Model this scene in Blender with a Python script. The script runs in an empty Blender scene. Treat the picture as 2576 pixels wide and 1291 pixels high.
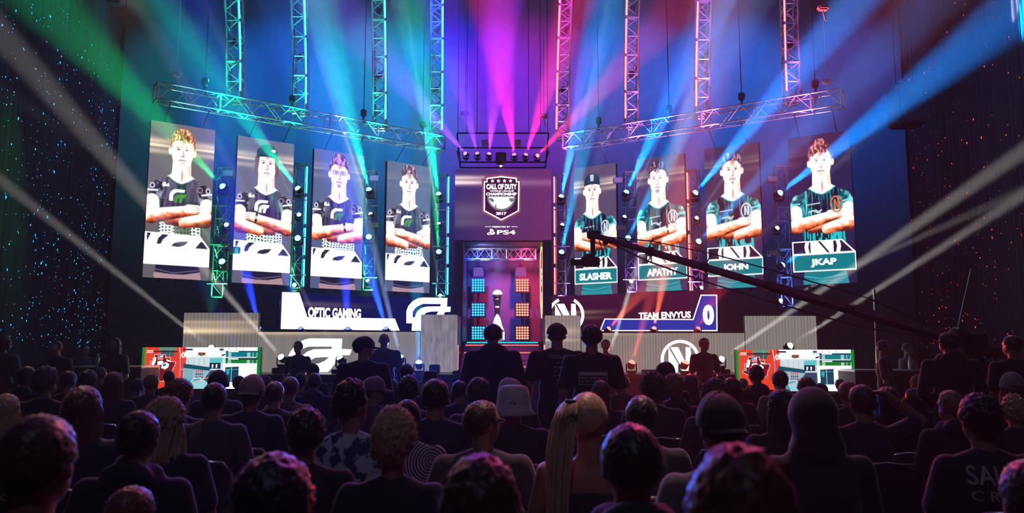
import bpy, bmesh, math, random
import numpy as np
from mathutils import Vector, Matrix, noise
R = math.radians
sc = bpy.context.scene
COL = sc.collection
random.seed(7)
# ---------------------------------------------------------------- camera
F, CX, CY = 1950.0, 1288.0, 645.5
CAMZ, PITCH = 1.54, R(6.87)
cd = bpy.data.cameras.new('camera'); cam = bpy.data.objects.new('camera', cd); COL.objects.link(cam)
cam.location = (0, 0, CAMZ); cam.rotation_euler = (R(90) + PITCH, 0, 0)
cd.sensor_width = 36; cd.lens = 36 * F / 2576; cd.clip_end = 200; cd.clip_start = .05
cd.dof.use_dof = True; cd.dof.focus_distance = 17; cd.dof.aperture_fstop = 3.0
sc.camera = cam
# ---------------------------------------------------------------- world, exposure, light budget
w = bpy.data.worlds.new('world'); sc.world = w; w.use_nodes = True
w.node_tree.nodes['Background'].inputs[0].default_value = (.004, .012, .02, 1)
w.node_tree.nodes['Background'].inputs[1].default_value = .25
vs = sc.view_settings
vs.view_transform = 'Standard'; vs.look = 'None'; vs.gamma = 1; vs.use_curve_mapping = False; vs.exposure = 0
cy = sc.cycles
cy.max_bounces = 3; cy.diffuse_bounces = 2; cy.glossy_bounces = 2; cy.transmission_bounces = 2
cy.volume_bounces = 0; cy.transparent_max_bounces = 4; cy.use_light_tree = True
cy.sample_clamp_indirect = 3; cy.caustics_reflective = False; cy.caustics_refractive = False
SIGMA = .006

CP, SP = math.cos(PITCH), math.sin(PITCH)
def rz(py):
    t = (CY - py) / F
    return (SP + t * CP) / (CP - t * SP)
def P(px, py, Y):                 # a measured pixel and its distance -> a point in the room
    t = (CY - py) / F
    return Vector(((px - CX) / F / (CP - t * SP) * Y, Y, CAMZ + Y * rz(py)))
def Ydist(px, py0, py1, H):       # distance of an upright of height H seen from py0 (top) to py1
    return H / (rz(py0) - rz(py1))

def lin(c):
    return tuple(((v / 255) / 12.92 if v / 255 <= .04045 else ((v / 255 + .055) / 1.055) ** 2.4) for v in c)

# ---------------------------------------------------------------- unseen wash spots over the audience, some added only to colour rims
def spot(name, loc, to, color, energy, deg, blend=.6, size=.06, parent=None):
    l = bpy.data.lights.new(name, 'SPOT'); l.energy = energy; l.spot_size = R(deg); l.spot_blend = blend
    l.shadow_soft_size = size; l.color = color
    o = bpy.data.objects.new(name, l); COL.objects.link(o)
    d = Vector(to) - Vector(loc)
    M = d.to_track_quat('-Z', 'Y').to_matrix().to_4x4(); M.translation = Vector(loc)
    if parent is not None:
        o.parent = parent; o.matrix_parent_inverse = parent.matrix_world.inverted()
    o.matrix_world = M
    return o
AUD = [((-8, 15.5, 9), (-4, 4.5, 1), (1, .38, .25), 950, 40), ((-2.5, 16, 9), (-1.5, 4, 1), (.50, .10, 1), 950, 40),
       ((3, 16, 9), (1.2, 3.5, 1), (1, .12, .45), 950, 40), ((8, 15.5, 9), (4.5, 4, 1), (.8, .4, .5), 520, 40),
       ((1.2, 6.6, 9), (.5, 3.7, 1), (1, .50, .48), 1500, 16), ((-1.6, 9.4, 9), (-2.2, 6.8, 1.2), (.9, .5, .8), 550, 16), ((-3.6, 7.6, 8.5), (-2.7, 4.6, 1.1), (1, .6, .35), 600, 17),
       ((2.4, 8, 5.5), (.75, 1.5, 1.15), (1, .05, .22), 900, 15), ((-.2, 8, 5.5), (-1.2, 1.9, 1.2), (1, .30, .10), 420, 12), ((.4, 8, 5.5), (-.5, 1.9, 1.15), (.8, .05, .8), 420, 12),  # narrow spots added for coloured rims on the near heads
       ((-1.9, 13.5, 3.2), (-1.1, 6.5, 1.2), (.04, .12, 1), 1300, 34), ((2.6, 13.5, 3.2), (1.9, 6.5, 1.2), (1, .06, .06), 900, 30)]  # added blue and red spots that tint the middle rows
for k, (a, b, c, e, dg) in enumerate(AUD):
    spot('audience_spot_light', a, b, c, e, dg, 1, .12)
spot('rear_fill_light', (0, -3, 10), (0, 8, 1.2), (.55, .6, 1), 260, 75, 1, .3)  # unseen fill behind the camera, added so backs and prints show
# unseen overhead spots added to lay the haze colours on the rear drape
BACKDROP_FILL = [(430, (0, .20, .26), .8), (690, (0, .10, .62), 1.2), (940, (0, .34, .56), 1.4), (1160, (0, .01, .95), 1.3),
       (1330, (.42, .01, .50), 1.1), (1600, (.02, .13, .78), 1.2), (1880, (0, .15, .8), 1.3), (2180, (0, .10, .6), .8)]
for px_, c, e in BACKDROP_FILL:
    x = (px_ - CX) / F * 24.2
    spot('backdrop_fill_light', (x * .97, 18.4, 13.8), (x, 24.2, 9.4), c, e * 6000, 54, 1, .2)
spot('curtain_fill_light', (-6, 14, 11), (-10.1, 15.3, 4.6), (.05, 1, .1), 900, 20, 1, .1)  # unseen green spot added for the lit patch on the left curtain
# ---------------------------------------------------------------- materials
MATS = {}
def mat(name, color, rough=.6, metal=0, sheen=0, spec=.5, noise_amt=0, noise_scale=30, bump=0):
    if name in MATS: return MATS[name]
    m = bpy.data.materials.new(name); m.use_nodes = True; nt = m.node_tree
    b = nt.nodes['Principled BSDF']
    b.inputs['Base Color'].default_value = (*color, 1); b.inputs['Roughness'].default_value = rough
    b.inputs['Metallic'].default_value = metal; b.inputs['Specular IOR Level'].default_value = spec
    if sheen: b.inputs['Sheen Weight'].default_value = sheen; b.inputs['Sheen Roughness'].default_value = .4
    tc = nt.nodes.new('ShaderNodeTexCoord'); nz = nt.nodes.new('ShaderNodeTexNoise'); nz.inputs['Scale'].default_value = noise_scale
    nt.links.new(tc.outputs['Object'], nz.inputs['Vector'])
    if noise_amt:
        mx = nt.nodes.new('ShaderNodeMixRGB'); mx.blend_type = 'MIX'
        mx.inputs[1].default_value = (*[c * (1 - noise_amt) for c in color], 1)
        mx.inputs[2].default_value = (*[min(1, c * (1 + noise_amt)) for c in color], 1)
        nt.links.new(nz.outputs['Fac'], mx.inputs[0]); nt.links.new(mx.outputs[0], b.inputs['Base Color'])
    if bump:
        bp = nt.nodes.new('ShaderNodeBump'); bp.inputs['Strength'].default_value = bump; bp.inputs['Distance'].default_value = .01
        nt.links.new(nz.outputs['Fac'], bp.inputs['Height']); nt.links.new(bp.outputs[0], b.inputs['Normal'])
    MATS[name] = m; return m
def emit(name, color, strength, sampling='NONE'):
    if name in MATS: return MATS[name]
    m = bpy.data.materials.new(name); m.use_nodes = True; nt = m.node_tree; nt.nodes.clear()
    o = nt.nodes.new('ShaderNodeOutputMaterial'); e = nt.nodes.new('ShaderNodeEmission')
    e.inputs[0].default_value = (*color, 1); e.inputs[1].default_value = strength
    nt.links.new(e.outputs[0], o.inputs['Surface']); m.cycles.emission_sampling = sampling
    MATS[name] = m; return m
def led_mat():
    if 'led_pixels' in MATS: return MATS['led_pixels']
    m = bpy.data.materials.new('led_pixels'); m.use_nodes = True; nt = m.node_tree; nt.nodes.clear()
    o = nt.nodes.new('ShaderNodeOutputMaterial'); e = nt.nodes.new('ShaderNodeEmission'); a = nt.nodes.new('ShaderNodeAttribute')
    a.attribute_name = 'Col'; nt.links.new(a.outputs['Color'], e.inputs[0]); nt.links.new(e.outputs[0], o.inputs['Surface'])
    m.cycles.emission_sampling = 'NONE'; MATS['led_pixels'] = m; return m
M_BLACK = mat('black_paint', (.012, .012, .014), .5)
M_METAL = mat('truss_aluminium', (.62, .64, .66), .32, .75)
M_DMETAL = mat('dark_metal', (.03, .03, .035), .4, .6)
M_CHROME = mat('chrome', (.75, .76, .78), .15, 1)
M_DRAPE = mat('black_drape', (.03, .03, .033), .9, 0, .2, noise_amt=.3, noise_scale=6)
M_GLASSY = mat('trophy_silver', (.8, .8, .84), .12, 1)

# a side scene in which modifiers and text are turned into plain meshes; removed at the end
WS = bpy.data.scenes.new('workshop')
def work_dg():
    with bpy.context.temp_override(scene=WS, view_layer=WS.view_layers[0]): return bpy.context.evaluated_depsgraph_get()
# ---------------------------------------------------------------- object helpers
def link(o, parent=None):
    COL.objects.link(o)
    if parent is not None: o.parent = parent
    return o
def empty(name, loc=(0, 0, 0), rot=0, label=None, cat=None, group=None, scale=1):
    o = bpy.data.objects.new(name, None); o.empty_display_size = .1
    o.location = loc; o.rotation_euler = (0, 0, rot); o.scale = (scale, scale, scale)
    link(o); tag(o, label, cat, group); return o
def tag(o, label=None, cat=None, group=None, kind=None):
    if label: o['label'] = label
    if cat: o['category'] = cat
    if group: o['group'] = group
    if kind: o['kind'] = kind
    return o
class MB:
    def __init__(s): s.v = []; s.f = []; s.m = []
    def add(s, vs, fs, mi=0):
        n = len(s.v); s.v += [tuple(v) for v in vs]; s.f += [tuple(n + i for i in f) for f in fs]; s.m += [mi] * len(fs)
    def box(s, a, b, mi=0):
        x0, y0, z0 = a; x1, y1, z1 = b
        s.add([(x0, y0, z0), (x1, y0, z0), (x1, y1, z0), (x0, y1, z0), (x0, y0, z1), (x1, y0, z1), (x1, y1, z1), (x0, y1, z1)],
              [(0, 3, 2, 1), (4, 5, 6, 7), (0, 1, 5, 4), (1, 2, 6, 5), (2, 3, 7, 6), (3, 0, 4, 7)], mi)
    def bevbox(s, a, b, r, mi=0):      # box with chamfered vertical and horizontal edges
        bm = bmesh.new(); bmesh.ops.create_cube(bm, size=1)
        for v in bm.verts:
            v.co = Vector([(a[i] + b[i]) / 2 + v.co[i] * (b[i] - a[i]) for i in range(3)])
        bmesh.ops.bevel(bm, geom=bm.edges[:], offset=r, segments=2, affect='EDGES')
        s.bm(bm, mi)
    def bm(s, bm, mi=0):
        bm.verts.index_update()
        s.add([v.co for v in bm.verts], [[v.index for v in f.verts] for f in bm.faces], mi); bm.free()
    def tube(s, pts, r, n=6, mi=0, cap=True, r2=None):
        pts = [Vector(p) for p in pts]; rings = []
        up = Vector((0, 0, 1))
        base = len(s.v); vs = []; fs = []
        for i, p in enumerate(pts):
            d = (pts[min(i + 1, len(pts) - 1)] - pts[max(i - 1, 0)]).normalized()
            a = d.cross(up if abs(d.z) < .95 else Vector((0, 1, 0))).normalized(); b = d.cross(a)
            rr = r if r2 is None else r + (r2 - r) * i / (len(pts) - 1)
            for k in range(n):
                t = 2 * math.pi * k / n; vs.append(p + (a * math.cos(t) + b * math.sin(t)) * rr)
        for i in range(len(pts) - 1):
            for k in range(n):
                fs.append((i * n + k, i * n + (k + 1) % n, (i + 1) * n + (k + 1) % n, (i + 1) * n + k))
        if cap:
            fs.append(tuple(range(n))[::-1]); fs.append(tuple(range((len(pts) - 1) * n, len(pts) * n)))
        s.add(vs, fs, mi)
    def lathe(s, prof, n=24, mi=0, c=(0, 0, 0)):
        vs = []; fs = []
        for r, z in prof:
            for k in range(n):
                t = 2 * math.pi * k / n; vs.append((c[0] + r * math.cos(t), c[1] + r * math.sin(t), c[2] + z))
        for i in range(len(prof) - 1):
            for k in range(n):
                fs.append((i * n + k, i * n + (k + 1) % n, (i + 1) * n + (k + 1) % n, (i + 1) * n + k))
        fs.append(tuple(range(n))[::-1]); fs.append(tuple(range((len(prof) - 1) * n, len(prof) * n)))
        s.add(vs, fs, mi)
    def mesh(s, name, mats, smooth=False):
        me = bpy.data.meshes.new(name); me.from_pydata(s.v, [], s.f)
        for m in (mats if isinstance(mats, (list, tuple)) else [mats]): me.materials.append(m)
        me.polygons.foreach_set('material_index', s.m)
        if smooth: me.polygons.foreach_set('use_smooth', [True] * len(me.polygons))
        me.update(); return me
    def build(s, name, mats, parent=None, smooth=False, loc=None):
        o = bpy.data.objects.new(name, s.mesh(name, mats, smooth)); link(o, parent)
        if loc is not None: o.location = loc
        return o
def copy_tree(o, parent=None):
    c = o.copy(); COL.objects.link(c); c.parent = parent
    for ch in list(o.children): copy_tree(ch, c)
    return c

# ---------------------------------------------------------------- upright planes (LED walls)
class Plane:
    """x runs along the foot of the wall, z up, n towards the audience"""
    def __init__(s, BL, BR, H):
        s.o = Vector(BL); d = Vector(BR) - Vector(BL); d.z = 0; s.W = d.length; s.x = d.normalized(); s.H = H
        s.z = Vector((0, 0, 1)); s.n = s.x.cross(s.z)          # x right, z up -> n points to -y
        s.M = Matrix(((s.x.x, -s.n.x, 0, s.o.x), (s.x.y, -s.n.y, 0, s.o.y), (0, 0, 1, s.o.z), (0, 0, 0, 1)))
    def uv(s, px, py):
        d = P(px, py, 1) - Vector((0, 0, CAMZ)); c = Vector((0, 0, CAMZ))
        t = (s.o - c).dot(s.n) / d.dot(s.n); q = c + d * t - s.o
        return q.dot(s.x), q.z
    def root(s, name, label, cat, group=None):
        o = bpy.data.objects.new(name, None); o.empty_display_size = .1; link(o); o.matrix_world = s.M
        tag(o, label, cat, group); return o
def thick_poly(mb, pts, off, th=.004, mi=0):      # outline in local x,z turned into a thin raised plate at y=-off
    a = sum(pts[i][0] * pts[(i + 1) % len(pts)][1] - pts[(i + 1) % len(pts)][0] * pts[i][1] for i in range(len(pts)))
    if a < 0: pts = pts[::-1]
    n = len(pts)
    vs = [(x, -off - th, z) for x, z in pts] + [(x, -off, z) for x, z in pts]
    fs = [tuple(range(n))] + [(i, i + n, (i + 1) % n + n, (i + 1) % n) for i in range(n)]
    mb.add(vs, fs, mi)
def stroke_poly(mb, pts, wd, off, th=.004, mi=0, closed=False):
    P2 = [Vector((p[0], p[1])) for p in pts]; n = len(P2)
    for i in range(n if closed else n - 1):
        a, b = P2[i], P2[(i + 1) % n]; d = (b - a)
        if d.length < 1e-6: continue
        d.normalize(); q = Vector((-d.y, d.x)) * wd / 2; a = a - d * wd / 2; b = b + d * wd / 2
        thick_poly(mb, [tuple(a - q), tuple(b - q), tuple(b + q), tuple(a + q)], off, th, mi)
def lettering(text, x0, z0, x1, h, off, m, parent, name='lettering', bold=.02, rot=0, italic=0, label=None, align='fit', kids=None):
    cu = bpy.data.curves.new('t', 'FONT'); cu.body = text; cu.size = 1; cu.offset = bold; cu.extrude = .01; cu.shear = italic
    cu.resolution_u = 3
    to = bpy.data.objects.new('t', cu); WS.collection.objects.link(to)
    dg = work_dg(); me = bpy.data.meshes.new_from_object(to.evaluated_get(dg))
    bpy.data.objects.remove(to); bpy.data.curves.remove(cu)
    n = len(me.vertices); co = np.empty(n * 3); me.vertices.foreach_get('co', co); co = co.reshape(-1, 3)
    mn, mxx = co.min(0), co.max(0)
    sx = (x1 - x0) / (mxx[0] - mn[0]); sz = h / (mxx[1] - mn[1])
    out = np.stack([x0 + (co[:, 0] - mn[0]) * sx, -off - (co[:, 2] - mn[2]) * .2, z0 + (co[:, 1] - mn[1]) * sz], 1)
    me.vertices.foreach_set('co', out.ravel()); me.materials.clear(); me.materials.append(m); me.update(); me.name = name
    o = bpy.data.objects.new(name, me); link(o, parent)
    if rot: o.rotation_euler = rot
    if label: o['label'] = label
    return o

# ---------------------------------------------------------------- LED canvas: a painter for the picture shown on an LED wall
class Canvas:
    def __init__(s, W, H, nx, ny, ss=3):
        s.W, s.H, s.nx, s.ny, s.ss = W, H, nx, ny, ss
        s.a = np.zeros((ny * ss, nx * ss, 3))
        s.X, s.Y = np.meshgrid((np.arange(nx * ss) + .5) * W / (nx * ss), (np.arange(ny * ss) + .5) * H / (ny * ss))
    def fill(s, mask, c, a=1.0):
        m = (mask * a)[..., None] if mask.dtype != bool else (mask.astype(float) * a)[..., None]
        s.a = s.a * (1 - m) + np.array(c) * m
    def pm(s, pts):
        pts = np.array(pts, float); inside = np.zeros(s.X.shape, bool); n = len(pts)
        for i in range(n):
            x0, y0 = pts[i]; x1, y1 = pts[(i + 1) % n]
            if y0 == y1: continue
            c = ((y0 > s.Y) != (y1 > s.Y)) & (s.X < (x1 - x0) * (s.Y - y0) / (y1 - y0) + x0); inside ^= c
        return inside
    def poly(s, pts, c, a=1.0): s.fill(s.pm(pts), lin(c), a)
    def em(s, cx, cy, rx, ry, rot=0):
        dx, dy = s.X - cx, s.Y - cy; c, q = math.cos(rot), math.sin(rot)
        return (((dx * c + dy * q) / rx) ** 2 + ((-dx * q + dy * c) / ry) ** 2)
    def ell(s, cx, cy, rx, ry, c, a=1.0, rot=0, soft=0):
        e = s.em(cx, cy, rx, ry, rot)
        s.fill((e < 1) if not soft else np.clip((1 + soft - e) / (2 * soft), 0, 1), lin(c), a)
    def line(s, pts, wd, c, a=1.0):
        m = np.zeros(s.X.shape)
        for (x0, y0), (x1, y1) in zip(pts[:-1], pts[1:]):
            L = (x1 - x0) ** 2 + (y1 - y0) ** 2 + 1e-9
            t = np.clip(((s.X - x0) * (x1 - x0) + (s.Y - y0) * (y1 - y0)) / L, 0, 1)
            d = np.hypot(s.X - x0 - t * (x1 - x0), s.Y - y0 - t * (y1 - y0)); m = np.maximum(m, np.clip(wd / 2 - d + .5, 0, 1))
        s.fill(m, lin(c), a)
    def limb(s, p0, p1, r0, r1, c, a=1.0):
        (x0, y0), (x1, y1) = p0, p1; L = (x1 - x0) ** 2 + (y1 - y0) ** 2
        t = np.clip(((s.X - x0) * (x1 - x0) + (s.Y - y0) * (y1 - y0)) / L, 0, 1)
        d = np.hypot(s.X - x0 - t * (x1 - x0), s.Y - y0 - t * (y1 - y0)) - (r0 + (r1 - r0) * t)
        m = np.clip(.5 - d, 0, 1); s.fill(m, lin(c), a); return m, t
    def noise(s, sx, sy, seed):            # smooth random field, -1..1
        rs = np.random.RandomState(seed + 100); gx, gy = s.X / sx, s.Y / sy
        g = rs.rand(int(gy.max()) + 3, int(gx.max()) + 3) * 2 - 1
        ix, iy = gx.astype(int), gy.astype(int); fx, fy = gx - ix, gy - iy; fx = fx * fx * (3 - 2 * fx); fy = fy * fy * (3 - 2 * fy)
        return (g[iy, ix] * (1 - fx) + g[iy, ix + 1] * fx) * (1 - fy) + (g[iy + 1, ix] * (1 - fx) + g[iy + 1, ix + 1] * fx) * fy
    def shaded_limb(s, p0, p1, r0, r1, ramp, wob, seed, bias=0.0):
        (x0, y0), (x1, y1) = p0, p1; L2 = (x1 - x0) ** 2 + (y1 - y0) ** 2; L = math.sqrt(L2)
        t = np.clip(((s.X - x0) * (x1 - x0) + (s.Y - y0) * (y1 - y0)) / L2, 0, 1); r = r0 + (r1 - r0) * t
        d = np.hypot(s.X - x0 - t * (x1 - x0), s.Y - y0 - t * (y1 - y0)) - r
        nx_, ny_ = -(y1 - y0) / L, (x1 - x0) / L
        if ny_ < 0: nx_, ny_ = -nx_, -ny_
        q = ((s.X - x0) * nx_ + (s.Y - y0) * ny_) / r + bias + wob * (s.noise(3, 3, seed) * .5 + s.noise(8, 5, seed + 1))
        ps = [a for a, _ in ramp]; col = np.stack([np.interp(q, ps, [lin(c)[i] for _, c in ramp]) for i in range(3)], -1)
        m = np.clip(.5 - d, 0, 1)[..., None]; s.a = s.a * (1 - m) + col * m
    def colors(s, gain=1.0):
        a = s.a.reshape(s.ny, s.ss, s.nx, s.ss, 3).mean((1, 3))[::-1]
        return a * gain
def led_grid(name, Wm, Hm, colors, parent, off=0, x0=0, z0=0):
    ny, nx = colors.shape[:2]
    X, Z = np.meshgrid(x0 + np.linspace(0, Wm, nx + 1), z0 + np.linspace(0, Hm, ny + 1))
    co = np.stack([X, np.full_like(X, -off), Z], -1).reshape(-1, 3)
    i = np.arange(ny)[:, None] * (nx + 1) + np.arange(nx)[None]
    q = np.stack([i, i + 1, i + nx + 2, i + nx + 1], -1).reshape(-1, 4)
    me = bpy.data.meshes.new(name)
    me.vertices.add(len(co)); me.vertices.foreach_set('co', co.ravel())
    me.loops.add(q.size); me.loops.foreach_set('vertex_index', q.ravel())
    me.polygons.add(len(q)); me.polygons.foreach_set('loop_start', np.arange(len(q)) * 4)
    me.polygons.foreach_set('loop_total', np.full(len(q), 4))
    me.update(calc_edges=True)
    at = me.color_attributes.new('Col', 'FLOAT_COLOR', 'CORNER')
    c = np.concatenate([colors.reshape(-1, 3), np.ones((nx * ny, 1))], 1); c = np.repeat(c, 4, 0)
    at.data.foreach_set('color', c.ravel()); me.materials.append(led_mat())
    o = bpy.data.objects.new(name, me); link(o, parent); return o
# ================================================================ THE HALL
def struct(name, mb, m): return tag(mb.build(name, m), kind='structure')
M_FLOOR = mat('hall_floor', (.02, .02, .024), .5, noise_amt=.3, noise_scale=3)
q = MB(); q.box((-16, -4, -.3), (16, 26, 0)); struct('floor', q, M_FLOOR)
q = MB(); q.box((-16, -4, 15.5), (16, 26, 15.8)); struct('ceiling', q, mat('ceiling_black', (.01, .01, .012), .9))
M_WALL = mat('hall_wall', (.012, .012, .015), .9)
q = MB(); q.box((-16.3, -4, 0), (-16, 26, 15.5)); struct('wall_left', q, M_WALL)
q = MB(); q.box((16, -4, 0), (16.3, 26, 15.5)); struct('wall_right', q, M_WALL)
q = MB(); q.box((-16, 26, 0), (16, 26.3, 15.5)); struct('wall_back', q, M_WALL)
q = MB(); q.box((-16, -4.3, 0), (16, -4, 15.5)); struct('wall_rear', q, M_WALL)
# haze filling the hall
m = bpy.data.materials.new('stage_haze'); m.use_nodes = True; nt = m.node_tree; nt.nodes.clear()
o_ = nt.nodes.new('ShaderNodeOutputMaterial'); s_ = nt.nodes.new('ShaderNodeVolumeScatter')
s_.inputs['Density'].default_value = SIGMA; s_.inputs['Anisotropy'].default_value = 0
nt.links.new(s_.outputs[0], o_.inputs['Volume'])
q = MB(); q.box((-15.9, -3.9, .01), (15.9, 25.9, 15.4))
hz = q.build('stage_haze', m); tag(hz, 'thin haze hanging through the whole hall and catching the beams', 'haze', kind='stuff')

def curtain(name, A, B, z0, z1, m, label, pleat=.16, amp=.05, stars=None, seed=0, grp=None):
    A, B = Vector((*A, 0)), Vector((*B, 0)); L = (B - A).length; d = (B - A).normalized(); nrm = Vector((d.y, -d.x, 0))
    if nrm.dot(-A) < 0: nrm = -nrm
    rnd = random.Random(seed); nu = int(L / .035); nv = 24; mb = MB(); vs = []; fs = []
    ph = [rnd.uniform(0, 6) for _ in range(6)]
    def bulge(u, t):
        a = amp * (.55 + .45 * math.sin(u * 1.3 + ph[0]))
        return a * math.sin(2 * math.pi * u / pleat + 1.3 * math.sin(u * 2.1 + ph[1]) + .5 * math.sin(t * 2 + ph[2])) + .4 * amp * math.sin(u * 23 + ph[3] + t)
    for j in range(nv + 1):
        t = j / nv
        for i in range(nu + 1):
            u = L * i / nu; p = A + d * u + nrm * bulge(u, t); vs.append((p.x, p.y, z0 + (z1 - z0) * t))
    for j in range(nv):
        for i in range(nu):
            a = j * (nu + 1) + i; fs.append((a, a + 1, a + nu + 2, a + nu + 1))
    mb.add(vs, fs, 0); mats = [m]
    if stars:
        n, sm, big = stars; mats.append(sm)
        for k in range(n):
            u = rnd.random() * L; z = z0 + 1.6 + 8.5 * rnd.random() ** 1.2
            p = A + d * u + nrm * (bulge(u, (z - z0) / (z1 - z0)) + .05); p.z = z
            r = .006 + .012 * rnd.random() ** 4 * big; h = r * (1 + 1.6 * rnd.random() ** 2)
            mb.add([p + d * r, p + Vector((0, 0, h)), p - d * r, p - Vector((0, 0, h)), p + nrm * r],
                   [(0, 1, 4), (1, 2, 4), (2, 3, 4), (3, 0, 4)], 1)
    o = mb.build(name, mats, smooth=True); tag(o, label, 'curtain', grp); return o
M_STARCLOTH = mat('star_cloth', (.03, .034, .04), .85, 0, .1, noise_amt=.25, noise_scale=5)
M_STARB = emit('blue_star_leds', (.02, .42, .9), 3.0); M_STARR = emit('red_star_leds', (1, .06, .03), 3.0)
curtain('star_curtain', (-8.7, 10.5), (-12.6, 23.9), 0, 15.3, M_STARCLOTH, 'black pleated curtain sprinkled with blue star lights left of the stage', stars=(1100, M_STARB, 1), seed=3)
curtain('star_curtain', (12.6, 23.9), (9.0, 12.0), 0, 15.3, M_STARCLOTH, 'black pleated curtain sprinkled with red star lights right of the stage', stars=(420, M_STARR, .8), seed=4)
M_REAR = mat('rear_drape', (.16, .17, .19), .9, 0, .1, noise_amt=.2, noise_scale=4)
curtain('rear_drape', (-12.6, 24.2), (12.6, 24.2), 0, 15.2, M_REAR, 'wide dark drape hanging behind the whole set, washed in coloured light', pleat=.33, amp=.003, seed=9)

# ================================================================ LED PORTRAIT WALLS
SH = 3.6
# px corners: left x,ytop,ybot ; right x,ytop,ybot
SCR = [(381, 305, 358, 697, 537, 325, 524, 706), (600, 342, 583, 711, 741, 362, 728, 718), (795, 374, 780, 725, 919, 392, 909, 730),
       (978, 405, 968, 733, 1089, 420, 1080, 737),
       (1438, 425, 1446, 745, 1550, 409, 1554, 738), (1598, 402, 1606, 735, 1722, 384, 1730, 730), (1776, 374, 1782, 727, 1913, 357, 1922, 722),
       (1985, 347, 1997, 717, 2141, 328, 2157, 712)]
def fit(side):
    pts = []
    for s in side:
        for (xt, yt, xb, yb) in ((s[0], s[1], s[2], s[3]), (s[4], s[5], s[6], s[7])):
            Y = Ydist(xb, yt, yb, SH); pts.append((P(xb, yb, Y).x, Y))
    xs, ys = np.array(pts).T; return np.polyfit(xs, ys, 1)
FL, FR = fit(SCR[:4]), fit(SCR[4:])
def on_line(px, py, fitc, dy=0):           # point of the V-shaped set line seen at that pixel
    k = P(px, py, 1).x; Y = (fitc[1] + dy) / (1 - fitc[0] * k); return P(px, py, Y)
print('V', FL, FR)

def logo_g(c, x, y, w, h, col, gcol=None):
    def T(pts): return [(x + a * w, y + b * h) for a, b in pts]
    c.poly(T([(0, .9), (0, .45), (.1, .2), (.28, .04), (.45, 0), (1, 0), (.95, .22), (.5, .24), (.32, .35), (.25, .5), (.25, .9)]), col)
    c.poly(T([(.3, 1), (.34, .6), (.5, .4), (.75, .34), (1.1, .36), (1.02, .6), (.9, .62), (.8, 1), (.6, 1), (.66, .66), (.55, .72), (.52, 1)]), gcol or col)
def strip_optic(c, y0, y1, bg):
    h = y1 - y0
    c.poly([(0, y0), (84, y0 + h * .02), (100, y0 + h * .42), (100, y1), (0, y1)], (255, 255, 255))
    d = bg
    yy = lambda t: y0 + t * h
    c.poly([(3, yy(.04)), (9, yy(.04)), (3.5, yy(.30))], d)
    c.poly([(26, yy(.05)), (36, yy(.05)), (27, yy(.22)), (24, yy(.36)), (18, yy(.36)), (20, yy(.18))], d)
    c.poly([(40, yy(.40)), (44, yy(.30)), (54, yy(.24)), (66, yy(.22)), (60, yy(.36)), (52, yy(.41))], d)
    c.poly([(77, yy(.42)), (85, yy(.20)), (88, yy(.20)), (97, yy(.42))], d)
def strip_envy(c, y0, y1, bg):
    h = y1 - y0; yy = lambda t: y0 + t * h
    c.poly([(0, y0), (80, y0), (100, yy(.42)), (100, y1), (0, y1)], (255, 255, 255))
    c.poly([(2, yy(.04)), (79, yy(.04)), (96, yy(.40)), (2, yy(.40))], bg)
    c.poly([(2, yy(.46)), (98.5, yy(.46)), (98.5, yy(.96)), (2, yy(.96))], (0, 118, 130))
    for sx in (0, 1):
        k = (lambda t: 49 + (t - 49) * (1 if sx else -1))
        c.poly([(k(70), yy(.02)), (k(76), yy(.02)), (k(78), yy(.2)), (k(76), yy(.42)), (k(70), yy(.42)), (k(72), yy(.2))], (255, 255, 255))
    c.poly([(30, yy(.40)), (30, yy(.04)), (42, yy(.04)), (56, yy(.40))], (255, 255, 255))
    c.poly([(46, yy(.04)), (66, yy(.04)), (66, yy(.40)), (60, yy(.40))], (255, 255, 255))
    c.line([(43, yy(.03)), (58, yy(.41))], 1.4, bg)

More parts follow.
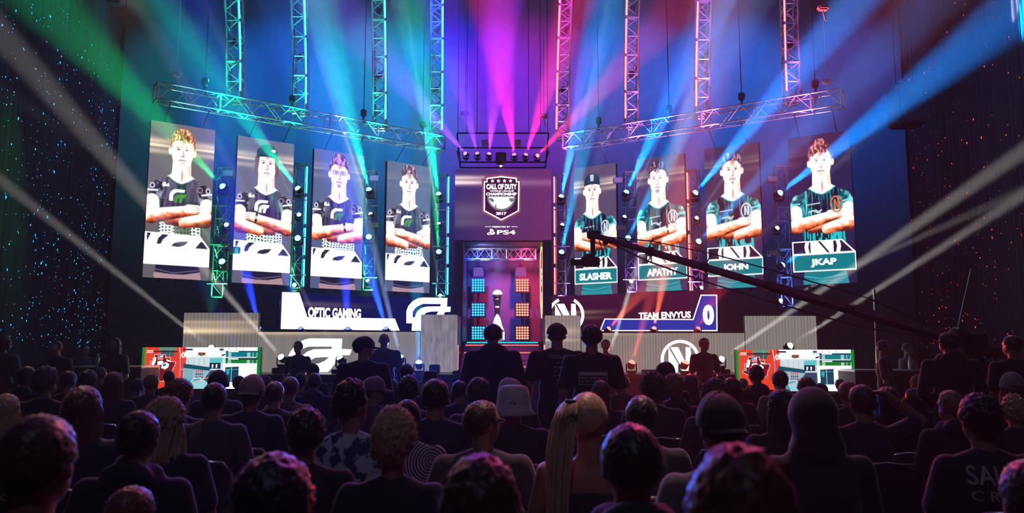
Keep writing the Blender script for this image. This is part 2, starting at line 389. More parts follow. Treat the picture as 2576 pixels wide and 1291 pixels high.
def portrait(n, team, hx, hy, face, hair, hairc, cap=None, glasses=False, beard=0, tilt=0, streak=1.0, flip=False, shirtmid=(60, 54, 76), bgc=(98, 94, 110), watch=False, hand=False):
    nx, ny = 116, 264; c = Canvas(100, 250, nx, ny, 3); rnd = random.Random(n)
    X, Y = c.X, c.Y
    g = np.array(lin(bgc)); c.a[:] = g * (1.15 - .35 * (Y / 250))[..., None]
    # glow streaks across the picture
    for cy_, sg, am in ((38 - n % 4 * 2, 2.2, 1.0), (31 - n % 4 * 2, 5, .6), (47, 4, .45)):
        s = np.exp(-((Y - cy_ + (X - 50) * .02) / sg) ** 2) * am * streak * (.35 + .65 * np.abs(X - 50) / 50)
        c.a += s[..., None] * np.array(lin((226, 200, 165)))
    c.a *= (1 + .09 * np.sin(Y * 7.3 + rnd.random() * 6))[..., None]
    W_ = (255, 250, 246); sk = (250, 120, 70) if team == 'e' else (226, 96, 52); dk = (110, 38, 26)
    # torso
    tors = [(hx - 14, hy + 45), (hx - 30, hy + 52), (6, hy + 62), (2, hy + 80), (0, 135), (16, 150), (20, 176), (24, 235), (80, 235), (82, 176), (88, 150), (100, 135), (99, hy + 80), (95, hy + 62), (hx + 30, hy + 52), (hx + 14, hy + 45)]
    base = shirtmid
    if team == 'e': base = (34, 22, 58)
    c.poly(tors, base)
    m = c.pm(tors)
    # folds and printed texture of the jersey
    ed = np.clip((np.abs(X - hx) - 12) / 26, 0, 1)
    fo = c.noise(2.6, 26, n * 7 + 1) + .6 * c.noise(1.5, 12, n * 7 + 2)
    hi = (112, 106, 134) if team == 'o' else (0, 132, 144); lo = (22, 10, 36) if team == 'o' else (14, 10, 40)
    c.fill(np.clip((fo + (ed - .25) * (.9 if team == 'e' else .2)) * 2.4, 0, 1) * m * (.9 if team == 'e' else .55), lin(hi)); c.fill(np.clip((-fo - .30) * 2.4, 0, 1) * m * .85, lin(lo))
    if team == 'e': c.fill(np.clip((fo + ed * .5 - .85) * 3, 0, 1) * m * .8, lin((120, 226, 226)))
    if team == 'o': c.fill(np.clip(np.sin(Y * 1.9 + np.abs(X - 50) * .5) * 2 - .6, 0, 1) * ed * m * .55 * (Y < hy + 84), lin((214, 210, 226)))
    if team == 'o':
        e2 = c.em(hx + 4, 132, 20, 26); c.fill(np.clip(1.2 - e2, 0, 1) * m * .6, lin((58, 24, 66)))
    # sleeves and upper arms
    for sx in (-1, 1):
        X0 = 50 + sx * 42
        c.shaded_limb((50 + sx * 36, hy + 66), (50 + sx * 42, 124), 11, 11, [(-1, (150, 150, 170)), (-.2, base), (.5, tuple(v // 2 for v in base)), (1, (150, 150, 176))] if team == 'o' else [(-1, (140, 230, 232)), (-.3, (0, 124, 138)), (.3, (6, 40, 66)), (1, (30, 170, 180))], .6, n * 3 + sx)
        for t in range(3 if team == 'o' else 2):
            yy = hy + 70 + t * 11
            c.limb((X0 - 8, yy + 2), (X0 + 7, yy - sx), 1.5, 1.2, (250, 250, 255) if team == 'o' else (120, 232, 236), .9)
        if team == 'o':
            c.ell(X0 + sx, hy + 64, 4, 4.6, (205, 205, 220)); c.ell(X0 + sx, hy + 64, 2.2, 2.6, (60, 40, 80))
        c.shaded_limb((X0, 128), (X0 - sx * 2, 152), 10.5, 10, [(-1, W_), (.5, W_), (.95, (255, 200, 160)), (1, sk)], .25, n * 5 + 7 + sx)
    # lower shirt
    if team == 'o':
        mm = c.pm([(20, 148), (82, 148), (84, 182), (20, 182)])
        wv = c.noise(9, 12, n + 40) * 2.4; pat = (np.sin(X * 1.15 + wv) > .2) | (np.sin(Y * 1.25 + wv * 1.5) > .15)
        c.fill(mm & pat, lin((235, 242, 240))); c.fill(mm & ~pat, lin((40, 60, 64)))
        if n == 0: c.poly([(42, 150), (66, 150), (70, 182), (44, 182)], (46, 74, 34), .85)
    else:
        mm = c.pm([(20, 150), (84, 150), (86, 185), (20, 185)])
        pat = c.noise(2.2, 14, n + 41) + .5 * c.noise(5, 20, n + 42) > .0
        c.fill(mm & pat, lin((30, 188, 196))); c.fill(mm & ~pat, lin((20, 30, 52)))
    # crossed forearms
    fl = -1 if flip else 1; K = lambda x: 50 + (x - 50) * fl
    RA = [(-.9, (255, 244, 236)), (-.35, W_), (.0, (255, 196, 150)), (.35, sk), (.75, dk), (1.0, (70, 22, 20))]; RB = [(-1, (255, 220, 190)), (-.5, (255, 170, 120)), (0, sk), (.5, dk), (1, (60, 20, 24))]
    c.shaded_limb((K(90), 155), (K(34), 158), 11, 7.5, RB, .2, n * 5 + 1)
    c.shaded_limb((K(93), 150), (K(58), 160), 10, 8.5, RA, .26, n * 5 + 2, -.15)
    c.shaded_limb((K(8), 153), (K(70), 138), 12, 8, RA, .26, n * 5 + 3, -.05)
    c.shaded_limb((K(64), 137), (K(77), 136), 8, 7, RA, .2, n * 5 + 4, -.7)
    for j in range(3): c.line([(K(74 + j), 132 + j * 4), (K(81), 134 + j * 3.5)], .9, sk)
    if watch: c.limb((K(62), 130), (K(64), 144), 2.2, 2.2, (30, 26, 30)); c.ell(K(63), 137, 3, 3, (210, 210, 215))
    if hand:
        for j in range(4): c.limb((82 + j * 2, 128 + j * 2.2), (70 + j * 2.5, 134 + j * 3), 1.7, 1.5, W_); c.limb((82 + j * 2, 130 + j * 2.2), (71 + j * 2.5, 136 + j * 3), .6, .5, sk)
    # neck
    c.poly([(hx - 14, hy + 18), (hx + 14, hy + 18), (hx + 15, hy + 42), (hx + 22, hy + 47), (hx + 2, hy + 57), (hx - 4, hy + 57), (hx - 22, hy + 47), (hx - 15, hy + 42)], W_)
    c.ell(hx + 1, hy + 44, 1.7, 9, (226, 120, 90), .8, soft=.6)
    c.poly([(hx + 8, hy + 28), (hx + 14, hy + 22), (hx + 15, hy + 42), (hx + 11, hy + 44)], (255, 200, 170), .6)
    c.line([(hx - 20, hy + 47), (hx - 10, hy + 55), (hx, hy + 58), (hx + 10, hy + 55), (hx + 20, hy + 47)], 1.6, (70, 66, 96) if team == 'o' else (40, 180, 188))
    # head
    c.ell(hx - 18.5, hy + 5, 3.2, 6, W_); c.ell(hx + 18.5, hy + 5, 3.2, 6, (255, 225, 205))
    c.ell(hx, hy - 2, 18, 24, W_); c.poly([(hx - 17.5, hy + 4), (hx + 17.5, hy + 4), (hx + 14, hy + 22), (hx + 6, hy + 31), (hx - 6, hy + 31), (hx - 14, hy + 22)], W_)
    ax = hx + tilt
    e_ = c.em(hx, hy + 2, 17.5, 28); c.fill(np.clip((e_ - .85) * 2.2, 0, .5) * (e_ < 1.05), lin((255, 224, 204)))
    c.ell(ax + 1, hy - 14, 5, 9, (226, 140, 108), .75, soft=.6); c.ell(ax + 1.5, hy - 16, 2.5, 6, (170, 84, 64), .6, soft=.6)
    c.ell(ax + 1.5, hy + 7, 2, 6, (255, 220, 204), .7, soft=.7); c.ell(ax + 1, hy + 25, 5, 2, (250, 206, 186), .6, soft=.6)
    for sx in (-1, 1): c.ell(ax + sx * 6.8, hy + .5, 5, 3.6, (236, 196, 196), .7, soft=.7)
    for sx in (-1, 1):
        c.ell(ax + sx * 6.2, hy + 1.0, 2.1, 1.3, (120, 84, 108)); c.ell(ax + sx * 6.2, hy + 1.0, 1.1, 1.1, (20, 12, 36))
        c.line([(ax + sx * 3.2, hy - 2.4), (ax + sx * 9.4, hy - 3.4)], 1.2, (150, 96, 92), .9)
    c.line([(ax + 1.2, hy + 3), (ax + 2, hy + 11), (ax - 1, hy + 12.5)], 1.3, (206, 116, 96)); c.ell(ax - 1.8, hy + 12.3, .9, .7, (120, 50, 50)); c.ell(ax + 1.8, hy + 12.3, .9, .7, (120, 50, 50))
    c.line([(ax - 5, hy + 19), (ax, hy + 18), (ax + 5, hy + 19)], 1.6, (172, 72, 60)); c.line([(ax - 2.5, hy + 22), (ax + 2.5, hy + 22)], 1.0, (230, 160, 150))
    if beard:
        c.ell(ax, hy + 25, 5 * beard, 3.6, (150, 96, 104), .7, soft=.7); c.line([(ax - 5, hy + 16.6), (ax, hy + 15.6), (ax + 5, hy + 16.6)], 1.3, (140, 84, 90), .75)
        c.poly([(hx - 17, hy + 8), (hx - 14, hy + 20), (hx - 8, hy + 28), (hx - 5, hy + 30), (hx - 12, hy + 27), (hx - 17, hy + 18)], (190, 120, 110), .5)
    if glasses:
        for sx in (-1, 1):
            x = ax + sx * 7; c.line([(x - 5.5, hy - 2), (x + 5.5, hy - 2), (x + 5, hy + 4), (x - 5, hy + 4), (x - 5.5, hy - 2)], 1.0, (60, 40, 70))
        c.line([(ax - 17, hy), (ax + 17, hy)], .8, (80, 60, 90), .6)
    # hair
    if cap is None:
        fr = hy - 15 + 3.5 * c.noise(5, 50, n + 60) * 1.4 + ((X - hx) / 18) ** 2 * 9
        hm = (c.em(hx, hy - 6, 19.5, 22) < 1.03) & (Y < fr)
        rag = 1 + .10 * c.noise(3.5, 4, n + 61)
        top = (c.em(hx, hy - 10, 18.5 * hair[3], 20 + hair[2]) < rag) & (Y < fr)
        hm = hm | top; c.fill(hm, lin(hairc))
        st = c.noise(2.0, 7, n + 62) + .8 * c.noise(1.2, 3, n + 63) + .4 * c.noise(7, 7, n + 64)
        c.fill(hm * np.clip(st * 1.6, 0, 1) * .85, lin(tuple(min(255, int(v * 1.5 + 80)) for v in hairc))); c.fill(hm * np.clip(-st * 1.6 - .2, 0, 1) * .7, lin(tuple(int(v * .45) for v in hairc)))
        for sx in (-1, 1): c.ell(hx + sx * 17.6, hy - 6, 2.2, 8, hairc, .6, soft=.5)
    else:
        capc, logo = cap
        if n == 1:
            for sx in (-1, 1): c.limb((hx + sx * 17, hy - 6), (hx + sx * 19, hy + 20), 4, 3, (120, 84, 90))
        c.poly([(hx - 19, hy - 8), (hx - 18, hy - 20), (hx - 10, hy - 30), (hx, hy - 32), (hx + 11, hy - 30), (hx + 18, hy - 20), (hx + 19, hy - 8), (hx, hy - 13)], capc)
        c.poly([(hx - 21, hy - 5), (hx - 12, hy - 12), (hx, hy - 14), (hx + 12, hy - 12), (hx + 21, hy - 5), (hx + 12, hy - 9), (hx, hy - 10.5), (hx - 12, hy - 9)], tuple(v // 2 for v in capc))
        if logo:
            for j in (-3, 0, 3): c.limb((hx + j, hy - 28), (hx + j * .8, hy - 17), 1, .7, (240, 250, 250))
        else: c.ell(hx + 11, hy - 22, 4, 2.4, (235, 250, 250))
    # badges
    if team == 'o':
        logo_g(c, 33 + (n == 2) * 2, hy + 66, 24, 22, (240, 240, 246), (74, 142, 60) if n != 1 else (235, 240, 245))
        c.poly([(22, hy + 58), (26, hy + 56), (28, hy + 61), (31, hy + 57), (33, hy + 63), (22, hy + 64)], (240, 236, 242)); c.ell(80, hy + 64, 4.5, 5, (150, 120, 150)); c.ell(80, hy + 64, 2.8, 3, (60, 40, 70))
    else:
        bx, by = 74, hy + 76; orange = (206, 110, 70) if n == 7 else (220, 216, 232)
        e = c.em(bx, by, 10, 14); c.fill((e < 1) & (e > .66), lin(orange))
        c.poly([(bx - 4, by + 8), (bx - 4, by - 8), (bx - 1, by - 8), (bx + 2, by + 4), (bx + 2, by - 9), (bx + 5, by - 9), (bx + 5, by + 8), (bx + 2, by + 8), (bx - 1, by - 2), (bx - 1, by + 8)], orange)
        c.line([(26, hy + 74), (48, hy + 72)], 1.6, (196, 214, 228)); c.line([(30, hy + 86), (38, hy + 84), (44, hy + 88), (50, hy + 84)], 2.2, (206, 220, 232)); c.line([(41, hy + 83), (48, hy + 89)], 1.6, (206, 220, 232))
    # hem and trousers
    c.poly([(18, 228), (84, 226), (86, 238), (60, 243), (40, 243), (18, 240)], (30, 26, 52) if team == 'o' else (16, 120, 132))
    c.line([(18, 236), (45, 241), (84, 235)], 1.2, (110, 100, 130) if team == 'o' else (60, 190, 200))
    mm = c.pm([(16, 241), (40, 243), (62, 243), (86, 238), (88, 250), (16, 250)])
    c.fill(mm, lin((150, 110, 120) if team == 'o' else (10, 112, 128))); c.fill(mm & (np.sin(X * 2.3 + Y * .9) > .4), lin((216, 190, 196) if team == 'o' else (70, 200, 206)), .7)
    (strip_optic if team == 'o' else strip_envy)(c, 178, 229, (44, 40, 60) if team == 'o' else (40, 26, 50))
    # LED module texture
    c.a *= (.95 + .05 * np.sign(np.sin(X * 3.3)) * np.sign(np.sin(Y * 3.3)))[..., None]
    return c.colors(1.28)
PORT = [dict(team='o', hx=50, hy=40, face=0, hair=(.3, 1, 4, 1.05), hairc=(176, 92, 56), flip=False, bgc=(106, 100, 108), streak=1.3),
        dict(team='o', hx=52, hy=40, face=0, hair=None, hairc=(120, 84, 90), cap=((34, 74, 84), False), flip=True, bgc=(104, 104, 132), streak=.9, watch=True),
        dict(team='o', hx=50, hy=38, face=0, hair=(.3, 2, 5, .95), hairc=(104, 60, 78), glasses=True, beard=.8, bgc=(88, 100, 140), streak=.25, watch=True),
        dict(team='o', hx=50, hy=36, face=0, hair=(.5, 3, 4, 1), hairc=(112, 74, 90), flip=True, bgc=(92, 104, 136), streak=.1, hand=True),
        dict(team='e', hx=44, hy=46, face=0, hair=None, hairc=(90, 60, 80), cap=((20, 54, 92), True), bgc=(86, 70, 104), streak=1.0, hand=True, flip=True),
        dict(team='e', hx=46, hy=40, face=0, hair=(.4, 1, 3, .95), hairc=(70, 40, 60), beard=1, tilt=-2, bgc=(74, 58, 104), streak=.4, watch=True),
        dict(team='e', hx=50, hy=42, face=0, hair=(.4, 1, 2, 1), hairc=(84, 56, 76), tilt=1, beard=.3, bgc=(64, 46, 84), streak=.15),
        dict(team='e', hx=52, hy=44, face=0, hair=(.3, 0, 6, .95), hairc=(120, 60, 66), flip=False, bgc=(40, 32, 76), streak=.05)]
SLAB = ['tall LED screen of a young man with swept ginger hair, nearest the left curtain',
        'tall LED screen of a man in a dark cap with folded arms, black jersey',
        'tall LED screen of a man in glasses and black jersey, third from the left',
        'tall LED screen of a curly-haired man in black jersey, beside the central arch',
        'tall LED screen of a man in a cap and teal jersey, reading SLASHER',
        'tall LED screen of a bearded man in teal jersey, reading APATHY',
        'tall LED screen of a man in teal jersey whose name the crane boom half hides',
        'tall LED screen of a man in teal jersey, reading JKAP']
TXT = [None, None, None, None, 'SLASHER', 'APATHY', 'JOHN', 'JKAP']
M_WTXT = emit('white_led_text', (1, 1, 1), 1.4)
SP_ = []
for n, s in enumerate(SCR):
    fc = FL if n < 4 else FR
    a, b = on_line(s[2], s[3], fc), on_line(s[6], s[7], fc)
    z = (a.z + b.z) / 2; a.z = b.z = z
    H = (CAMZ + a.y * rz(s[1]) + CAMZ + b.y * rz(s[5])) / 2 - z
    pl = Plane(a, b, H); SP_.append(pl)
    rt = pl.root('portrait_screen', SLAB[n], 'screen', 'tall portrait LED screens')
    q = MB(); q.box((0, .004, 0), (pl.W, .12, pl.H)); q.build('cabinet', M_BLACK, rt)
    for k in range(1, 4): q = MB(); q.box((pl.W * k / 4 - .03, .02, -.1), (pl.W * k / 4 + .03, .1, 0)); q.build('lower_bracket', M_DMETAL, rt)
    for k in (.2, .8): q = MB(); q.tube([(pl.W * k, .07, pl.H - .01), (pl.W * k, -.55, 7.1 - z)], .012, 5); q.build('rigging_cable', M_DMETAL, rt)
    led_grid('display', pl.W, pl.H, portrait(n, **PORT[n]), rt)
    if TXT[n]:
        x0, x1 = ((.12, .88), (.19, .82), (.28, .74), (.29, .70))[n - 4]
        lettering(TXT[n], pl.W * x0, pl.H * (1 - 222 / 250), pl.W * x1, pl.H * .055, .006, M_WTXT, rt, 'name_lettering', bold=.048)
# ================================================================ STAGE
YF = 16.5
def X_(px, Y=YF, py=880): return P(px, py, Y).x
def Z_(py, Y=YF): return CAMZ + Y * rz(py)
zt, zb = Z_(835.5), Z_(937)            # fascia top and foot
M_DECK = mat('stage_deck', (.05, .05, .055), .35, noise_amt=.3, noise_scale=8)
M_MESH = mat('skirt_mesh', (.12, .11, .12), .7, noise_amt=.5, noise_scale=60)
q = MB(); q.box((X_(400), 15.0, zb - .12), (X_(2110), YF + .1, zb)); tag(q.build('stage_apron', M_DECK), 'low black deck running along the foot of the striped LED front', 'stage')
q = MB()
for k in range(24):
    x0 = X_(400) + (X_(2110) - X_(400)) * k / 24; q.box((x0 + .01, 14.99, .02), (x0 + (X_(2110) - X_(400)) / 24 - .01, 15.04, zb - .14))
tag(q.build('apron_skirt', M_MESH), 'grey mesh skirt panels closing the front of the low deck', 'skirt')
ZP = zt - .09; xa, xb = X_(1141, 18.6), X_(1389, 18.6)
q = MB(); q.box((X_(460), YF + .14, .02), (X_(1058, 16.3) - .01, 24, ZP)); q.box((X_(1058, 16.3) - .01, 17.42, .02), (xa - .02, 24, ZP)); q.box((X_(1461, 16.3) + .01, YF + .14, .02), (X_(2050), 24, ZP)); q.box((xb + .02, 17.42, .02), (X_(1461, 16.3) + .01, 24, ZP)); q.box((xa - .015, 18.75, .02), (xb + .015, 24, Z_(860, 18.8) - .003))
tag(q.build('stage_platform', M_DECK), 'high black stage platform behind the striped LED fronts', 'stage')

def stripes(c, warm=None, shade=1.0, tone=(150, 143, 138), period=8.6):
    st = (.86 + .14 * np.sign(np.sin(c.X * 2 * math.pi / period)))
    c.a[:] = np.array(lin(tone)) * shade; c.a *= (st * (1 + .10 * np.sin(c.X * 1.9) * np.sin(c.Y * 2.3)))[..., None]
    if warm:
        for yc, sg, am, xc, xs in warm:
            s = am * np.exp(-((c.Y - yc) / sg) ** 2) * np.exp(-((c.X - xc) / xs) ** 2); c.a += s[..., None] * np.array(lin((230, 196, 150)))
def front(px0, px1, py0, py1, label, warm=None, shade=1.0, period=8.6, tone=(150, 143, 138), mottled=0, Y=YF, name='led_fascia', side=None):
    pl = Plane((X_(px0, Y), Y, Z_(py1, Y)), (X_(px1, Y), Y, Z_(py1, Y)), Z_(py0, Y) - Z_(py1, Y))
    rt = pl.root(name, label, 'LED wall', 'striped LED fronts of the stage')
    q = MB(); q.box((0, .004, 0), (pl.W, .12, pl.H)); q.build('cabinet', M_BLACK, rt)
    nx, ny = int((px1 - px0) / 2.15), int((py1 - py0) / 2.6)
    c = Canvas(px1 - px0, py1 - py0, nx, ny, 2)
    stripes(c, warm, shade, tone, period)
    if mottled:
        r_ = np.random.RandomState(5).rand(12, 12); 
        xi = (c.X / (px1 - px0) * 11).astype(int); yi = (c.Y / (py1 - py0) * 11).astype(int); c.a *= (1 + mottled * (c.noise(7, 16, 5) * .6 + c.noise(3, 30, 6) * .5))[..., None]
    led_grid('display', pl.W, pl.H, c.colors(), rt)
    return pl, rt
FL_, fl_rt = front(648, 1056, 835.5, 937, 'striped grey LED front left of the stairs with a large white winged emblem', [(2, 5, .5, 0, 260)], .84, 5.2)
front(459, 647, 787, 937, 'taller grey striped LED block at the far left end of the stage', [(24, 5, .35, 20, 300), (47, 6, .95, 0, 150), (38, 10, .35, 40, 160)], .72, 9.2)
FR_, fr_rt = front(1463, 1874, 838, 937, 'striped grey LED front right of the stairs with a large white ringed emblem', [(3, 4, .25, 0, 150)], .86, 7)
front(1876, 2056, 795, 937, 'taller grey striped LED block at the far right end of the stage', None, .84, 8)
front(1058, 1150, 792, 937, 'mottled grey LED box beside the left of the stairs', None, .80, 5, tone=(158, 150, 160), mottled=.35, Y=16.3, name='led_box')
front(1372, 1461, 794, 937, 'warm grey LED box beside the right of the stairs', [(40, 10, .5, 0, 80), (62, 4, .5, 0, 80)], .95, 9, tone=(158, 140, 140), Y=16.3, name='led_box')
for a, b, dy in ((1058, 1150, 0), (1372, 1461, 0)):
    q = MB(); q.box((X_(a, 16.3), 16.43, zb), (X_(b, 16.3), 17.4, Z_(793, 16.3)))
    tag(q.build('box_housing', M_DMETAL), 'dark housing behind the %s LED box at the stairs' % ('left' if a < 1200 else 'right'), 'housing')

# emblems ---------------------------------------------------------------
M_WE = emit('white_led', (1, 1, 1), 1.3); M_STRIPE = emit('grey_led', lin((110, 108, 108)), 1.0); M_NAVY = emit('navy_led', lin((10, 16, 92)), 1.0)
def emblem_wing(rt, pl, off, mholes, pts_px, holes_px, name='emblem'):
    q = MB(); f = lambda L: [pl.uv(*p) for p in L]
    for p in pts_px: thick_poly(q, f(p), off, .006, 0)
    for p in holes_px: thick_poly(q, f(p), off + .008, .003, 1)
    return q.build(name, [M_WE, mholes], rt)
Z8 = lambda L: [(440 + x / 3.578, 720 + y / 3.578) for x, y in L]
emblem_wing(fl_rt, FL_, .0, M_STRIPE,
    [Z8([(1010, 650), (1040, 590), (1085, 535), (1130, 500), (1170, 480), (1215, 470), (1508, 473), (1500, 566), (1592, 569), (1584, 600), (1570, 622), (1480, 622), (1450, 640), (1440, 700), (1400, 750), (1380, 772), (1150, 776), (1000, 776)])],
    [Z8([(1105, 640), (1125, 592), (1160, 560), (1205, 545), (1415, 545), (1410, 565), (1250, 568), (1190, 590), (1150, 625), (1135, 650)]),
     Z8([(1195, 700), (1220, 668), (1265, 645), (1330, 640), (1390, 640), (1345, 675), (1290, 698)]), Z8([(1005, 776), (1005, 720), (1120, 720), (1120, 776)])])
def ring(cx, cy, ro, ri, a0, a1, n=22, sy=1.0):
    A = [math.radians(a0 + (a1 - a0) * i / n) for i in range(n + 1)]
    return [(cx + ro * math.cos(a), cy + ro * sy * math.sin(a)) for a in A] + [(cx + ri * math.cos(a), cy + ri * sy * math.sin(a)) for a in A[::-1]]
def emblem_n(rt, pl, cx, cy, r, mh, off=0.0, arcs=((-235, -130), (-62, 55))):
    q = MB(); f = lambda L: [pl.uv(*p) for p in L]
    for a0, a1 in arcs: thick_poly(q, f(ring(cx, cy, r, r * .84, a0, a1)), off, .006, 0)
    s = r
    thick_poly(q, f([(cx - .60 * s, cy + .70 * s), (cx - .60 * s, cy - .62 * s), (cx - .10 * s, cy - .62 * s), (cx + .28 * s, cy + .18 * s), (cx + .28 * s, cy - .62 * s), (cx + .52 * s, cy - .62 * s), (cx + .62 * s, cy + .70 * s), (cx + .2 * s, cy + .70 * s), (cx - .12 * s, cy + .25 * s), (cx - .12 * s, cy + .70 * s)]), off, .006, 0)
    thick_poly(q, f([(cx - .60 * s, cy - .62 * s), (cx - .52 * s, cy - .62 * s), (cx + .12 * s, cy + .52 * s), (cx + .05 * s, cy + .52 * s)]), off + .008, .003, 1)
    return q.build('emblem', [M_WE, mh], rt)
emblem_n(fr_rt, FR_, 1711, 904, 49, M_STRIPE, arcs=((150, 390),))
q = MB(); thick_poly(q, [FR_.uv(*p) for p in [(1655, 933), (1768, 933), (1768, 937), (1655, 937)]], 0, .002)
# ---------------------------------------------------------------- lower third LED walls
def lower_wall(px0, px1, pt, pb, fc, dy, label, paint):
    a, b = on_line(px0, pb, fc, dy), on_line(px1, pb, fc, dy); z = (a.z + b.z) / 2; a.z = b.z = z
    H = CAMZ + a.y * rz(pt) - z; pl = Plane(a, b, H); rt = pl.root('scoreboard_screen', label, 'screen', 'wide LED walls over the stage front')
    q = MB(); q.box((0, .004, 0), (pl.W, .14, pl.H)); q.build('cabinet', M_BLACK, rt)
    nx, ny = int((px1 - px0) / 2.2), int((pb - pt) / 2.2); c = Canvas(100, 20, nx, ny, 1); paint(c)
    led_grid('display', pl.W, pl.H, c.colors(), rt); return pl, rt
def paint_l(c):
    c.a[:] = np.array(lin((8, 10, 74))); c.a *= (1.2 - c.Y / 40)[..., None]
    s = np.exp(-((c.Y - 6) / 1.6) ** 2) * np.exp(-((c.X - 22) / 20) ** 2) * .12; c.a += s[..., None] * np.array(lin((220, 180, 170)))
def paint_r(c):
    c.a[:] = np.array(lin((62, 14, 52))); c.a *= (1.15 - c.Y / 30)[..., None]
    for yc, am in ((9.5, .22), (12.5, .10)):
        s = np.exp(-((c.Y - yc) / 1.0) ** 2) * np.exp(-((c.X - 18) / 18) ** 2) * am; c.a += s[..., None] * np.array(lin((240, 190, 150)))
LL, ll_rt = lower_wall(700, 1136, 736, 829, FL, -.5, 'wide LED wall reading OPTIC GAMING over the left of the stage', paint_l)
LR, lr_rt = lower_wall(1384, 1805, 746, 832, FR, -.5, 'wide LED wall reading TEAM ENVYUS with a 0 over the right of the stage', paint_r)
q = MB(); thick_poly(q, [LL.uv(*p) for p in [(709.7, 735), (752.5, 736), (773, 798), (993, 801.6), (1005, 832), (706, 828)]], 0, .008); q.build('caption_bar', M_WE, ll_rt)
a, b = LL.uv(774, 799), LL.uv(908, 777); lettering('OPTIC GAMING', a[0], a[1], b[0], b[1] - a[1], .006, M_WTXT, ll_rt, 'caption_lettering', bold=.045, italic=.0)
emblem_wing(ll_rt, LL, 0, M_NAVY,
    [Z8([(2083, 335), (2083, 225), (2100, 180), (2140, 135), (2190, 108), (2240, 102), (2453, 106), (2448, 184), (2482, 186), (2478, 232), (2432, 234), (2410, 270), (2395, 400), (2130, 402), (2135, 335)])],
    [Z8([(2138, 280), (2140, 230), (2165, 195), (2200, 172), (2235, 160), (2390, 162), (2388, 182), (2260, 184), (2215, 198), (2180, 225), (2165, 255), (2160, 280)]),
     Z8([(2240, 262), (2260, 240), (2300, 230), (2370, 228), (2350, 262)])])
M_SCOREB = emit('score_blue_led', lin((22, 52, 168)), 1.0)
q = MB(); U = LR.uv
sp_ = [(1510, 832), (1522, 803), (1744, 804), (1764, 743), (1803, 743), (1804, 832)]
thick_poly(q, [U(*p) for p in sp_], 0, .006, 0); stroke_poly(q, [U(*p) for p in sp_], .028, .007, .003, 1, closed=True)
q.build('score_panel', [M_SCOREB, M_WE], lr_rt)
a, b = U(1769, 819), U(1796, 766); lettering('0', a[0], a[1], b[0], b[1] - a[1], .012, M_WTXT, lr_rt, 'score_digit', bold=.06)
a, b = U(1607, 803), U(1738, 783); lettering('TEAM ENVYUS', a[0], a[1], b[0], b[1] - a[1], .006, M_WTXT, lr_rt, 'caption_lettering', bold=.04)
emblem_n(lr_rt, LR, 1424, 793, 46, emit('wine_led', lin((62, 14, 52)), 1.0), arcs=((118, 245), (-62, 62)))

# ---------------------------------------------------------------- central arch
YA = 18.6
bz0, bz1 = Z_(604, YA), Z_(427, YA); xa, xb = X_(1141, YA), X_(1389, YA); xi, xj = X_(1163, YA), X_(1367, YA); zdeck = Z_(860, 18.8)
BN = Plane((xa, YA, bz0), (xb, YA, bz0), bz1 - bz0)
bn = BN.root('banner_screen', 'large purple LED screen with a shield emblem above the central arch', 'screen')
q = MB(); q.box((0, .004, 0), (BN.W, .14, BN.H)); q.build('cabinet', M_BLACK, bn)
c = Canvas(250, 177, 118, 84, 2)
c.a[:] = np.array(lin((66, 52, 122))) * (1.0 - .35 * (c.Y / 177))[..., None]; 
c.a = c.a * (1 - (c.X / 250)[..., None] * .5) + np.array(lin((150, 50, 110))) * (c.X / 250)[..., None] * .5
for yc, sg, am in ((20, 4, .8), (33, 4, 1.2), (26, 10, .4), (105, 22, .10), (135, 10, .08)):
    s = am * np.exp(-((c.Y - yc) / sg) ** 2) * np.exp(-((c.X - (0 if yc < 60 else 20)) / 90) ** 2); c.a += s[..., None] * np.array(lin((235, 205, 190)))
s = .25 * np.exp(-((c.Y - 33) / 8) ** 2); c.a += s[..., None] * np.array(lin((200, 150, 190)))
led_grid('display', BN.W, BN.H, c.colors(), bn)
Z4 = lambda L: [BN.uv(1120 + x / 3.397, 240 + y / 3.397) for x, y in L]
M_SHD = emit('shield_plum_led', lin((70, 22, 66)), 1.0); M_PINK = emit('shield_pink_led', lin((150, 74, 108)), 1.0); M_GREYL = emit('globe_grey_led', lin((130, 126, 136)), 1)
q = MB()
out = [(312, 712), (338, 712), (338, 690), (400, 680), (480, 676), (560, 680), (626, 690), (626, 712), (650, 718), (644, 1000), (480, 1085), (314, 1000)]
thick_poly(q, Z4(out), 0, .004, 3)
thick_poly(q, Z4([(330, 735), (352, 735), (352, 706), (480, 690), (612, 706), (612, 735), (636, 735), (630, 990), (480, 1070), (328, 990)]), .004, .004, 0)
thick_poly(q, Z4([(340, 745), (362, 745), (362, 716), (480, 702), (602, 716), (602, 745), (624, 745), (620, 984), (480, 1058), (340, 984)]), .008, .003, 1)
for sx in (404, 455, 507, 558):
    st = []
    for k in range(10):
        r = 18 if k % 2 == 0 else 8; t = math.radians(-90 + 36 * k); st.append((sx + r * math.cos(t), 732 + r * math.sin(t)))
    thick_poly(q, Z4(st), .011, .003, 0)
thick_poly(q, Z4([(480 + 122 * math.cos(math.radians(t)), 866 + 122 * math.sin(math.radians(t))) for t in range(0, 181, 9)]), .011, .002, 2)
thick_poly(q, Z4([(480 + 108 * math.cos(math.radians(t)), 866 + 105 * math.sin(math.radians(t))) for t in range(0, 181, 9)]), .0132, .002, 0)
for pl_ in ([(366, 880), (400, 878), (420, 900), (408, 916), (392, 908)], [(425, 930), (440, 940), (436, 970), (426, 955)], [(540, 880), (585, 878), (582, 905), (560, 915)], [(545, 950), (570, 940), (560, 958)]):
    thick_poly(q, Z4(pl_), .0155, .002, 2)
q.build('shield_emblem', [M_WE, M_SHD, M_GREYL, M_PINK], bn)
